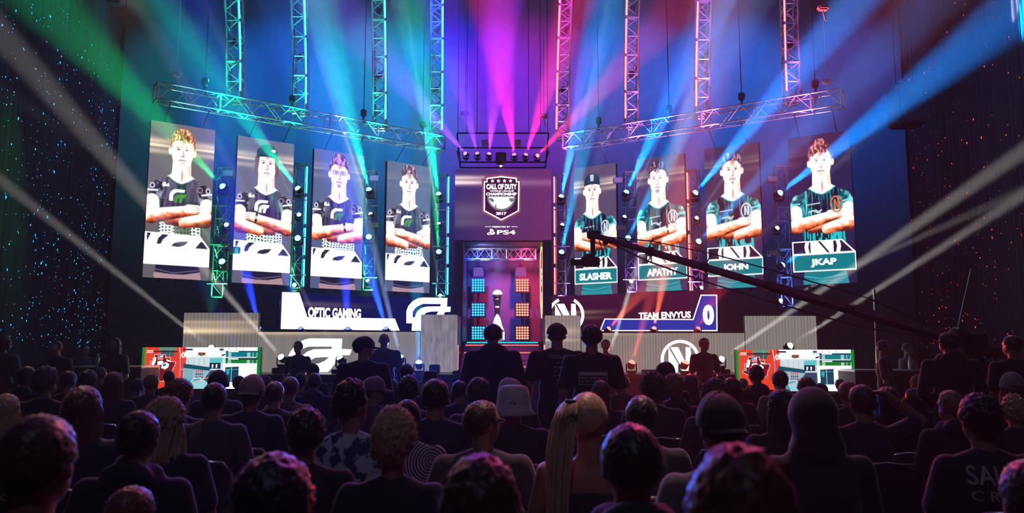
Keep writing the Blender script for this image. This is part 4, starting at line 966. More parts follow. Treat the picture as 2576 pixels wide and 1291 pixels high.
for (px, py, Y, x2, y2, dY, w2, c, b, lb, s) in FX2:
    ledge = 'ledge' in lb; over = 'over the banner' in lb
    if ledge: Y, s = 16.8, .6
    if 'glowing' in lb or (not ledge and not over): s = .75
    fixture(px, py, Y, x2, y2, dY, w2, c, b, lb, s=s, lens=2.4 if 'glowing' in lb or ledge else 3.5, mount='ledge' if ledge else (P(px, 408, 18.4).x, 18.4, Z_(408, 18.4)) if over else 'deck')
for (px, c, e) in ((1054, (.03, .12, 1), 1600), (1588, (1, .06, .05), 900), (1722, (1, .06, .04), 900)):      # the glowing deck lamps also spill over the crowd
    spot('lamp_spill_light', tuple(P(px, 905, 15.0)), (P(px, 905, 15).x * .8, 5, 1.0), c, e, 75, 1, .05)

for (px, py, fc, lb) in ((575, 437, FL, 'pale boxy strobe beside the upper green lamp between the two leftmost screens'), (590, 630, FL, 'boxy strobe beside the lower green lamp between the two leftmost screens'),
                         (942, 449, FL, 'pale boxy strobe above the green lamp right of the glasses man screen'), (943, 566, FL, 'pale boxy strobe between the two lamps right of the glasses man screen'),
                         (1554, 454, FR, 'pale boxy strobe left of the upper blue lamp between SLASHER and APATHY'), (1562, 573, FR, 'pale boxy strobe between the lamps of the tower left of APATHY'),
                         (1943, 452, FR, 'pale boxy strobe above the upper blue lamp left of the JKAP screen'), (1944, 637, FR, 'pale boxy strobe above the lower blue lamp left of the JKAP screen')):
    Yf = yl(px, py, fc, -.05); a = P(px, py, Yf); tw = min(TWP, key=lambda t_: abs(t_[0] - a.x)); rt = empty('strobe_light', a, label=lb, cat='stage lamp', group='boxy strobes on the ladder towers')
    q = MB(); q.bevbox((-.13, -.05, -.08), (.13, .05, .08), .015); q.build('housing', mat('strobe_shell', (.25, .24, .28), .35, .3), rt)
    q = MB(); q.bevbox((-.115, -.058, -.065), (.115, -.049, .065), .004); q.build('window', mat('strobe_glass', (.55, .52, .6), .15), rt)
    q = MB(); q.tube([(0, .04, 0), (tw[0] - a.x + (.13 if a.x > tw[0] else -.13), tw[1] - a.y - .13, 0)], .018, 6); q.build('arm', M_DMETAL, rt)
# ================================================================ PEOPLE
ICO = {}
for k_ in (2, 3):
    bm = bmesh.new(); bmesh.ops.create_icosphere(bm, subdivisions=k_, radius=1); bm.verts.index_update()
    ICO[k_] = (np.array([v.co[:] for v in bm.verts]), np.array([[v.index for v in f.verts] for f in bm.faces])); bm.free()
def sdf_mesh(name, balls, ells, voxel, mats, smooth_it=4, boxes=()):
    """balls: [(p0,p1,r0,r1)] tapered limbs, ells: [(centre, radii, rotmatrix or None)] -> one continuous surface"""
    VV, FF, base = [], [], 0
    def ico(c, rad, sub=2, rot=None):
        nonlocal base
        v, f = ICO[sub]; v = v * np.array(rad)
        if rot is not None: v = v @ np.array(rot).T
        VV.append(v + np.array(c)); FF.append(f + base); base += len(v)
    for p0, p1, r0, r1 in balls:
        p0, p1 = Vector(p0), Vector(p1); L = (p1 - p0).length; n = max(2, int(L / (min(r0, r1) * .45)) + 1)
        for i in range(n + 1):
            t = i / n; r = r0 + (r1 - r0) * t; ico(p0.lerp(p1, t), (r, r, r), 2)
    for e in ells: ico(Vector(e[0]), e[1], 3, e[2] if len(e) > 2 else None)
    me = bpy.data.meshes.new(name); me.from_pydata(np.concatenate(VV).tolist(), [], np.concatenate(FF).tolist()); me.update()
    o = bpy.data.objects.new('tmp', me); WS.collection.objects.link(o)
    r = o.modifiers.new('r', 'REMESH'); r.mode = 'VOXEL'; r.voxel_size = voxel; r.use_smooth_shade = True
    s = o.modifiers.new('s', 'SMOOTH'); s.iterations = smooth_it; s.factor = .5
    dg = work_dg(); out = bpy.data.meshes.new_from_object(o.evaluated_get(dg)); out.name = name
    bpy.data.objects.remove(o); bpy.data.meshes.remove(me)
    out.materials.clear(); out.materials.append(mats)
    return out
SKIN = mat('skin', (.34, .17, .11), .5, 0, .15, noise_amt=.12, noise_scale=14)
SKIND = mat('dark_skin', (.10, .045, .03), .45, 0, .15)
def hand_parts(w, d, up, side, curl=.5, s=1.0):
    """palm and five fingers; w wrist, d along the hand, up back of the hand, side +1 thumb direction"""
    w = Vector(w); d = Vector(d).normalized(); up = Vector(up).normalized(); sd = d.cross(up).normalized() * side; L = []
    p = w + d * .045 * s
    L.append((w, p, .024 * s, .026 * s)); 
    for k, (o, ln) in enumerate(((-.030, .068), (-.010, .078), (.010, .074), (.029, .058))):
        b = w + d * .085 * s + sd * -o * s
        L.append((w + d * .03 * s + sd * -o * .7 * s, b, .014 * s, .011 * s))
        m_ = b + (d * (1 - curl * .3) - up * curl * .6).normalized() * ln * .5 * s
        e = m_ + (d * (1 - curl) - up * (curl + .1)).normalized() * ln * .5 * s
        L.append((b, m_, .0098 * s, .009 * s)); L.append((m_, e, .009 * s, .0078 * s))
    b = w + d * .025 * s + sd * .026 * s; m_ = b + (d * .6 + sd * .7).normalized() * .04 * s; e = m_ + (d * .9 + sd * .2 - up * .2).normalized() * .032 * s
    L.append((b, m_, .012 * s, .0105 * s)); L.append((m_, e, .0105 * s, .009 * s))
    return L
def head_geo(hc, RM):
    """head looking along local +y"""
    T = lambda p: Vector(hc) + RM @ Vector(p)
    E = [(T((0, -.008, .02)), (.074, .093, .092), RM), (T((0, .02, -.035)), (.062, .070, .075), RM), (T((0, .045, -.082)), (.036, .040, .028), RM),
         (T((0, .092, -.018)), (.012, .016, .026), RM), (T((0, .078, .022)), (.055, .014, .012), RM), (T((0, .083, -.062)), (.024, .012, .012), RM),
         (T((.076, -.008, -.012)), (.010, .022, .032), RM), (T((-.076, -.008, -.012)), (.010, .022, .032), RM)]
    return E
PROTO = {}
def body(pose, yaw=0, tilt=0, sleeve='short'):
    key = (pose, yaw, tilt, sleeve)
    if key in PROTO: return PROTO[key]
    RM = (Matrix.Rotation(R(yaw), 3, 'Z') @ Matrix.Rotation(R(tilt), 3, 'X'))
    sit = pose.startswith('sit'); lean = .0
    if sit:
        hip = .50; hz = 1.225; sh = 1.01; nk = Vector((0, .0, 1.06)); hc = Vector((0, .02, hz))
        hipx = .10; knee = (.14, .44, .52); foot = (.15, .46, .06); toe = (.155, .60, .04)
    else:
        hip = .93; hz = 1.665; sh = 1.44; nk = Vector((0, -.01, 1.49)); hc = Vector((0, .015, hz))
        hipx = .09; knee = (.11, .01, .50); foot = (.12, -.03, .07); toe = (.14, .12, .04)
    S = [(-.185, -.01, sh), (.185, -.01, sh)]
    if pose == 'sit': arms = [((-.25, .03, .76), (-.13, .30, .64), (.4, .9, -.1)), ((.25, .03, .76), (.13, .30, .64), (-.4, .9, -.1))]
    elif pose == 'sit_back': arms = [((-.27, -.02, .77), (-.20, .24, .66), (.2, .95, -.2)), ((.27, -.02, .77), (.20, .24, .66), (-.2, .95, -.2))]
    elif pose == 'sit_handhead': arms = [((-.25, .03, .76), (-.13, .30, .64), (.4, .9, -.1)), ((.40, .02, 1.10), (.17, .02, 1.28), (-.9, -.1, .2))]
    elif pose == 'sit_phone': arms = [((-.22, .10, .80), (-.05, .33, .98), (.1, .3, .9)), ((.22, .10, .80), (.06, .33, .96), (-.1, .3, .9))]
    elif pose == 'stand': arms = [((-.25, -.03, 1.13), (-.25, .06, .88), (0, .15, -1)), ((.25, -.03, 1.13), (.25, .06, .88), (0, .15, -1))]
    elif pose == 'stand_front': arms = [((-.25, .0, 1.14), (-.06, .19, .98), (.8, .3, -.4)), ((.25, .0, 1.14), (.06, .20, .98), (-.8, .3, -.4))]
    elif pose == 'stand_clasp': arms = [((-.26, .02, 1.13), (-.07, .20, .90), (.6, .1, -.7)), ((.26, .02, 1.13), (.07, .21, .89), (-.6, .1, -.7))]
    else: arms = [((-.26, .0, 1.12), (-.22, .14, .90), (0, .3, -1)), ((.26, .0, 1.12), (.24, .10, .88), (0, .2, -1))]
    B = []; E = head_geo(hc, RM)
    B.append((nk + Vector((0, -.01, -.04)), hc + Vector((0, -.02, -.07)), .058, .054))
    for i, sx in enumerate((-1, 1)):
        s0, (el, wr, hd) = S[i], arms[i]
        B += [(s0, el, .050, .041), (el, wr, .040, .027)]
        B += hand_parts(wr, hd, (0, 0, 1) if abs(hd[2]) < .7 else (sx, 0, 0), sx if abs(hd[2]) < .7 else 1, .5)
    # body core (one piece) reaches down to the feet
    E += [((0, 0, sh - .12), (.155, .095, .20)), ((0, .0, hip + .12), (.135, .095, .16)), ((0, -.01, hip), (.155, .11, .10))]
    for sx in (-1, 1):
        B += [((sx * hipx, 0, hip), (sx * knee[0], knee[1], knee[2]), .075, .055), ((sx * knee[0], knee[1], knee[2]), (sx * foot[0], foot[1], foot[2] + .03), .052, .037),
              ((sx * foot[0], foot[1], foot[2] - .02), (sx * toe[0], toe[1], toe[2]), .035, .030)]
    me = sdf_mesh('body', B, E, .0115, SKIN, 5)
    # shirt
    B = []; E = []
    E += [((0, -.005, sh - .12), (.185, .125, .21)), ((0, .005, hip + .16), (.165, .125, .20)), ((0, -.005, sh - .02), (.19, .085, .07))]
    if not sit: E += [((0, 0, hip + .02), (.175, .13, .12))]
    B += [((-.14, -.01, sh + .005), (0, -.01, sh + .055), .055, .058), ((.14, -.01, sh + .005), (0, -.01, sh + .055), .055, .058)]
    for i, sx in enumerate((-1, 1)):
        s0, (el, wr, hd) = Vector(S[i]), arms[i]; el = Vector(el); wr = Vector(wr)
        if sleeve in ('short', 'tank') : 
            if sleeve == 'short': B += [(s0, s0.lerp(el, .72), .068, .066)]
        else: B += [(s0, el, .068, .056), (el, el.lerp(wr, .93), .055, .040)]
    if sleeve == 'tank':
        E = [((0, -.005, sh - .19), (.175, .122, .17)), ((0, .005, hip + .16), (.165, .125, .20))]; B = [((sx * .10, dy, sh + .045), (sx * .10, dy * 2.8, sh - .10), .013, .014) for sx in (-1, 1) for dy in (-.045, .03)] + [((sx * .10, -.045, sh + .045), (sx * .10, .03, sh + .045), .013, .013) for sx in (-1, 1)]
    if sleeve == 'hoodie': E += [((0, -.075, sh + .065), (.115, .060, .075))]; B += [((-.075, .0, sh + .07), (.075, .0, sh + .07), .05, .05)]
    if sleeve == 'hood':
        T = lambda p: hc + RM @ Vector(p)
        E += [(T((0, -.022, .018)), (.104, .122, .122), RM), (T((0, -.045, -.07)), (.10, .10, .10), RM), ((0, -.03, sh + .09), (.12, .10, .09))]
    sm = sdf_mesh('shirt', B, E, .015 if sleeve != 'tank' else .012, SKIN, 6)
    B = []; E = [((0, -.01, hip + .0), (.175, .13, .11))]
    for sx in (-1, 1):
        B += [((sx * hipx, 0, hip), (sx * knee[0], knee[1], knee[2]), .090, .070), ((sx * knee[0], knee[1], knee[2]), (sx * foot[0], foot[1], foot[2] + .04), .068, .055)]
    tm = sdf_mesh('trousers', B, E, .02, mat('dark_denim', (.02, .022, .035), .8), 4)
    sh_ = MB()
    for sx in (-1, 1):
        a, b = Vector((sx * foot[0], foot[1] - .05, 0)), Vector((sx * toe[0], toe[1] + .05, 0))
        bm = bmesh.new(); bmesh.ops.create_icosphere(bm, subdivisions=2, radius=1, matrix=Matrix.Translation(((a + b) / 2) + Vector((0, 0, .045))) @ Matrix.Diagonal((.052, (b - a).length / 2 + .015, .05, 1)))
        for v in bm.verts: v.co.z = max(.004, v.co.z)
        sh_.bm(bm)
    shm = sh_.mesh('shoes', mat('black_shoe', (.02, .02, .02), .6), True)
    PROTO[key] = (me, sm, tm, shm, hc, RM); return PROTO[key]

# ---- hair and headgear, head-local: +y is the face
HAIRP = {}
def hshell(q, rad, keep, amp, freq, sub=5, seed=0, off=(0, -.008, .015), strands=0, slen=.015, rnd=None):
    bm = bmesh.new(); bmesh.ops.create_icosphere(bm, subdivisions=sub, radius=1)
    off = Vector(off); dele = []
    sv = Vector((seed * 3.1, seed * 1.7, 0)); pts = []
    for v in bm.verts:
        n = v.co.normalized(); k = keep(n)
        nn = noise.noise(n * freq + sv) + .5 * noise.noise(n * freq * 2.3 + sv)
        f = 1 + amp * 1.6 * nn * min(1, max(0, k) * 4)
        sh = .80 + .20 * min(1, max(0, k) * 5)
        v.co = Vector((n.x * rad[0] * sh, n.y * rad[1] * sh, n.z * rad[2] * sh)) * f + off
        if k < -.06: dele.append(v)
        elif k > .12 and strands: pts.append((v.co.copy(), n.copy()))
    bmesh.ops.delete(bm, geom=dele, context='VERTS'); q.bm(bm)
    r = random.Random(seed)
    for k in range(strands):
        p, n = pts[r.randrange(len(pts))]; d = (n + Vector((r.gauss(0, .5), r.gauss(0, .5), r.gauss(0, .5)))).normalized(); t = d.cross(Vector((r.random(), r.random(), r.random()))).normalized() * .0007
        e = p + d * slen * r.uniform(.4, 1.2) + Vector((0, 0, -slen * .3)); q.add([p - t, p + t, e], [(0, 1, 2)])
def k_short(n): return min(.62 - n.y - .55 * max(0, -n.z) * (1 if n.y > -.2 else .2) - (.0 if n.z > .1 else .25 * max(0, n.y + .1)), n.z + .62 + .25 * (n.y < -.3))
def k_short(n):
    face = .50 + .9 * max(0, n.z - .45) - n.y            # hairline at the forehead
    side = n.z + .10 + .95 * max(0, -n.y - .05) + .15     # down the nape
    return min(face, side, .9)
def k_cap(n): return min(n.z + .12, 1)
def strand_sheet(q, z1, w0, w1, d0, d1, a0=-100, a1=100, seed=0, lean=0, wav=.0, nst=46, thick=.016):
    """long hair: wavy locks side by side around the back of the head"""
    r = random.Random(seed)
    for k in range(nst):
        a = R(a0 + (a1 - a0) * k / (nst - 1)); L = z1 * r.uniform(.86, 1.05); pts = []; ph = r.uniform(0, 6)
        for j in range(9):
            t = j / 8; zz = .07 - (.07 + L) * t; ww = w0 + (w1 - w0) * t; dd = d0 + (d1 - d0) * t
            top = 1 - .35 * max(0, 1 - t * 4)
            pts.append(((math.sin(a) * ww * top + lean * t * t + wav * math.sin(6 * t + ph)), -math.cos(a) * dd * top - .005 + .004 * math.sin(9 * t + ph), zz))
        q.tube(pts, thick * r.uniform(.7, 1.0), 6, r2=.004)
def make_hair(kind, hm, acc):
    """-> list of (part name, mesh, children)"""
    key = (kind, hm.name, acc.name if acc else '')
    if key in HAIRP: return HAIRP[key]
    q = MB(); L = []; base = kind.rstrip('0123456789'); sd = int(kind[len(base):] or 1)
    if base == 'short': hshell(q, (.086, .104, .106), k_short, .03, 9, seed=sd, strands=900, slen=.010)
    elif base == 'thick': hshell(q, (.093, .112, .118), k_short, .05, 6, seed=sd, strands=1600, slen=.016)
    elif base == 'curly': hshell(q, (.100, .118, .126), k_short, .09, 9, seed=sd, strands=2600, slen=.022)
    elif base == 'spiky': hshell(q, (.092, .110, .122), k_short, .14, 5, seed=sd, strands=1400, slen=.020)
    elif base == 'buzz': hshell(q, (.081, .100, .100), k_short, .004, 6, seed=sd)
    elif base in ('long', 'longwavy'):
        hshell(q, (.092, .108, .112), k_short, .04, 7, seed=sd, strands=1200, slen=.014)
        strand_sheet(q, .30 + .03 * (sd % 4), .088, .115, .098, .115, seed=sd, wav=.012 if base == 'longwavy' else .003)
        if base == 'longwavy': hshell(q, (.104, .115, .12), k_short, .10, 7, seed=sd + 9, strands=2600, slen=.03)
    elif base == 'ponytail':
        hshell(q, (.088, .106, .110), k_short, .015, 12, seed=sd, strands=500, slen=.012)
        q2 = MB(); r = random.Random(sd)
        for k in range(40):
            a = r.uniform(0, 6.28); rr = math.sqrt(r.random()); pts = []
            for j in range(12):
                t = j / 11; wd = .016 + .052 * math.sin(min(1, t * 1.6) * math.pi * .62) * (1 - .35 * t)
                pts.append((-.035 - .020 * math.sin(t * 2) + math.cos(a) * wd * rr, -.112 - .085 * math.sin(min(1, t * 1.5) * 1.6) + .03 * t + math.sin(a) * wd * .6 * rr, .075 + .02 * math.sin(t * 6) * (t < .3) - .56 * t ** 1.25))
            q2.tube(pts, .0125, 6, r2=.003)
        q3 = MB(); q3.lathe([(.020, -.012), (.027, -.006), (.027, .006), (.020, .012)], 12)
        L.append(('hair', q.mesh('hair', hm, True), [('ponytail', q2.mesh('ponytail', hm, True), []), ('hair_band', q3.mesh('hair_band', M_BLACK, True), [], (-.035, -.118, .075))]))
        HAIRP[key] = L; return L
    elif base == 'bun':
        hshell(q, (.088, .106, .110), k_short, .02, 10, seed=sd, strands=500)
        bm = bmesh.new(); bmesh.ops.create_icosphere(bm, subdivisions=3, radius=.042)
        for v in bm.verts: v.co += v.co.normalized() * .006 * noise.noise(v.co * 60); v.co += Vector((0, -.10, .08))
        q.bm(bm)
    elif base in ('cap', 'capback', 'capside'):
        hshell(q, (.082, .101, .101), k_short, .02, 8, seed=sd, strands=300)
        L.append(('hair', q.mesh('hair', hm, True), []))
        q = MB(); bm = bmesh.new(); bmesh.ops.create_icosphere(bm, subdivisions=4, radius=1)
        for v in bm.verts: 
            n = v.co.normalized(); v.co = Vector((n.x * .093, n.y * .110 - .006, n.z * .106 + .028 + (.012 if n.y > .2 else 0) * max(0, n.z)))
        bmesh.ops.delete(bm, geom=[v for v in bm.verts if v.co.z < .012], context='VERTS')
        q.bm(bm)
        q.tube([(0, 0, .134), (0, 0, .142)], .008, 8)
        for k in range(6):
            a = k * math.pi / 3 + .3; q.tube([(math.cos(a) * .0945 * math.cos(t), math.sin(a) * .1115 * math.cos(t) - .006, .030 + .107 * math.sin(t)) for t in (0, .3, .6, .9, 1.2, 1.5)], .0016, 4)
        crown = q.mesh('cap', acc, True)
        q = MB(); n = 16; top = []; bot = []
        yaw = {'cap': 0, 'capback': 180, 'capside': -60}[base]
        for k in range(n + 1):
            a = R(-62 + 124 * k / n); x, y = math.sin(a), math.cos(a); top += [(x * .088, y * .100, .020), (x * .084, y * .102 + .072 * y, .006 - .016 * x * x)]
        vs = [Vector(p) for p in top] + [Vector(p) - Vector((0, 0, .005)) for p in top]; N = len(top); fs = []
        for k in range(n):
            a = 2 * k; fs += [(a, a + 2, a + 3, a + 1), (a + N, a + 1 + N, a + 3 + N, a + 2 + N), (a + 1, a + 3, a + 3 + N, a + 1 + N)]
        M = Matrix.Rotation(R(yaw), 3, 'Z'); q.add([M @ v for v in vs], fs)
        L.append(('cap', crown, [('brim', q.mesh('brim', acc, True), [])])); HAIRP[key] = L; return L
    elif base == 'bucket':
        hshell(q, (.086, .104, .104), k_short, .03, 8, seed=sd, strands=400); L.append(('hair', q.mesh('hair', hm, True), []))
        q = MB(); prof = [(.001, .152), (.055, .151), (.092, .138), (.106, .08), (.112, .02), (.118, -.02), (.142, -.058), (.139, -.060), (.118, -.022), (.108, .018)]
        q.lathe(prof[::-1], 28); me = q.mesh('bucket_hat', acc, True); L.append(('bucket_hat', me, [])); HAIRP[key] = L; return L
    elif base == 'hat':
        hshell(q, (.084, .102, .100), k_short, .02, 8, seed=sd, strands=200); L.append(('hair', q.mesh('hair', hm, True), []))
        q = MB(); q.lathe([(.001, .15), (.06, .15), (.085, .135), (.096, .04), (.10, .022), (.160, .012), (.160, .007), (.10, .01)][::-1], 28); L.append(('hat', q.mesh('hat', acc, True), [])); HAIRP[key] = L; return L
    elif base == 'beanie':
        q = MB(); hshell(q, (.096, .114, .124), lambda n: min(n.z + .25, 1), .004, 20, seed=sd, off=(0, -.008, .012)); q.lathe([(.088, -.032), (.099, -.030), (.102, .0), (.099, .024), (.09, .026)], 28)
        L.append(('beanie', q.mesh('beanie', acc, True), [])); HAIRP[key] = L; return L
    elif base == 'bald': HAIRP[key] = []; return []
    L.append(('hair', q.mesh('hair', hm, True), [])); HAIRP[key] = L; return L
def put_parts(L, parent, hc, RM):
    M = RM.to_4x4(); M.translation = hc
    def rec(L, par, M):
        for it in L:
            o = bpy.data.objects.new(it[0], it[1]); link(o, par)
            if M is not None: o.matrix_local = M
            elif len(it) > 3: o.location = it[3]
            for_kids = it[2]
            rec(for_kids, o, None)
    rec(L, parent, M)
def hairmat(n, c): return mat('hair_' + n, c, .42, 0, .35, noise_amt=.25, noise_scale=60)
HM = {'black': hairmat('black', (.018, .013, .014)), 'brown': hairmat('brown', (.07, .035, .02)), 'blond': hairmat('blond', (.50, .33, .18)), 'ginger': hairmat('ginger', (.16, .055, .025)),
      'dblond': hairmat('dark_blond', (.22, .13, .07)), 'grey': hairmat('grey', (.35, .33, .33))}
CLO = {}
def cloth(c):
    if isinstance(c, str): return CLO[c]
    k = 'cloth_%d_%d_%d' % tuple(int(v * 255) for v in c); return mat(k, c, .85, 0, .35, noise_amt=.2, noise_scale=12)
def pat_mat(name, kind):
    m = bpy.data.materials.new(name); m.use_nodes = True; nt = m.node_tree; b = nt.nodes['Principled BSDF']; b.inputs['Roughness'].default_value = .9
    tc = nt.nodes.new('ShaderNodeTexCoord'); cr = nt.nodes.new('ShaderNodeValToRGB')
    if kind == 'floral':
        t = nt.nodes.new('ShaderNodeTexNoise'); t.inputs['Scale'].default_value = 17; t.inputs['Detail'].default_value = 3; nt.links.new(tc.outputs['Object'], t.inputs['Vector']); f = t.outputs['Fac']
        cr.color_ramp.interpolation = 'EASE'; cr.color_ramp.elements[0].position = .47; cr.color_ramp.elements[0].color = (.03, .06, .14, 1); cr.color_ramp.elements[1].position = .54; cr.color_ramp.elements[1].color = (.50, .52, .62, 1)
    else:
        t = nt.nodes.new('ShaderNodeTexWave'); t.wave_type = 'RINGS'; t.rings_direction = 'Y'; t.inputs['Scale'].default_value = 18; t.inputs['Distortion'].default_value = 1.5; mp = nt.nodes.new('ShaderNodeMapping'); mp.inputs['Location'].default_value = (-.16, 0, -.98)
        nt.links.new(tc.outputs['Object'], mp.inputs[0]); nt.links.new(mp.outputs[0], t.inputs['Vector']); f = t.outputs['Fac']
        cr.color_ramp.elements[0].position = .4; cr.color_ramp.elements[0].color = (.03, .02, .04, 1); cr.color_ramp.elements[1].position = .6; cr.color_ramp.elements[1].color = (.6, .45, .5, 1)
    nt.links.new(f, cr.inputs[0]); nt.links.new(cr.outputs[0], b.inputs['Base Color']); CLO[kind] = m
pat_mat('floral_cloth', 'floral'); pat_mat('striped_cloth', 'stripe')
M_EYEW = mat('eye_white', (.6, .58, .55), .3); M_LIP = mat('lips', (.22, .07, .06), .5); M_EYED = mat('eye_dark', (.02, .015, .015), .2)
def wrap_print(o, target, lift=.007):
    """lay a flat print onto the back of the garment"""
    from mathutils.bvhtree import BVHTree
    t = target.data; bv = BVHTree.FromPolygons([v.co for v in t.vertices], [p_.vertices for p_ in t.polygons])
    for v in o.data.vertices:
        h = bv.ray_cast(Vector((v.co.x, -1, v.co.z)), Vector((0, 1, 0)))
        if h[0] is not None: v.co.y = h[0].y - lift - (.0015 if v.co.y < -.1372 else 0)
def person(loc, rot, s, sz, pose, yaw, hair, hcol, shirt, sleeve, label, acc=None, tilt=0, skin=None, face=False, group=None, glasses=False, wide=1.0):
    me, sm, tm, shm, hc, RM = body(pose, yaw, tilt, sleeve)
    rt = empty('person', loc, rot, label, 'person', group); rt.scale = (s * wide, s, sz)
    b = bpy.data.objects.new('body', me); link(b, rt)
    if skin: b.material_slots[0].link = 'OBJECT'; b.material_slots[0].material = skin
    o = bpy.data.objects.new('top' if sleeve == 'tank' else 'hoodie' if sleeve in ('hood', 'hoodie') else 'shirt', sm); link(o, rt); o.material_slots[0].link = 'OBJECT'; o.material_slots[0].material = cloth(shirt); shirt_o = o
    link(bpy.data.objects.new('trousers', tm), rt); link(bpy.data.objects.new('shoes', shm), rt)
    put_parts(make_hair(hair, HM[hcol], acc), rt, hc, RM)
    if face:
        for sx in (-1, 1):
            q = MB(); bm = bmesh.new(); bmesh.ops.create_icosphere(bm, subdivisions=2, radius=.0115, matrix=Matrix.Translation((sx * .030, .079, .004))); q.bm(bm, 0)
            bm = bmesh.new(); bmesh.ops.create_icosphere(bm, subdivisions=2, radius=.0065, matrix=Matrix.Translation((sx * .030, .087, .004))); q.bm(bm, 1)
            e = q.build('eye', [M_EYEW, M_EYED], rt, True); M = RM.to_4x4(); M.translation = hc; e.matrix_local = M
        q = MB(); q.tube([(-.022, .088, -.060), (0, .0945, -.058), (.022, .088, -.060)], .0055, 6); e = q.build('mouth', M_LIP, rt, True); e.matrix_local = M
        q = MB()
        for sx in (-1, 1): q.tube([(sx * .017, .090, .022), (sx * .046, .078, .022)], .004, 5)
        e = q.build('eyebrows', HM['black'], rt); e.matrix_local = M
    if glasses:
        q = MB()
        for sx in (-1, 1): q.tube([(sx * .032 + .024 * math.cos(t), .096, .003 + .017 * math.sin(t)) for t in np.linspace(0, 6.28, 14)], .002, 5); q.tube([(sx * .056, .094, .006), (sx * .080, .0, .006)], .002, 5)
        e = q.build('glasses', M_BLACK, rt); M = RM.to_4x4(); M.translation = hc; e.matrix_local = M
    return rt, shirt_o
# chairs ---------------------------------------------------------------------
M_CHAIR = mat('chair_fabric', (.02, .02, .025), .9, 0, .3)
def make_chair():
    rt = empty('stacking_chair', label='x', cat='chair', group='chairs under the seated crowd')
    q = MB(); q.bevbox((-.23, -.20, .40), (.23, .24, .455), .02); q.build('seat', M_CHAIR, rt)
    q = MB(); q.bevbox((-.22, -.285, .52), (.22, -.245, .84), .018); q.build('backrest', M_CHAIR, rt)
    q = MB(); q.tube([(-.235, -.25, .42), (-.235, -.275, .80), (-.19, -.28, .865), (0, -.285, .88), (.19, -.28, .865), (.235, -.275, .80), (.235, -.25, .42)], .012, 8); q.build('back_frame', M_CHROME, rt, True)
    for sx in (-1, 1):
        q = MB(); q.tube([(sx * .22, .20, .41), (sx * .23, .24, .0)], .011, 8); q.build('leg', M_CHROME, rt)
        q = MB(); q.tube([(sx * .22, -.20, .41), (sx * .23, -.27, .0)], .011, 8); q.build('leg', M_CHROME, rt)
    return rt
CH0 = make_chair(); CH_USED = [False]

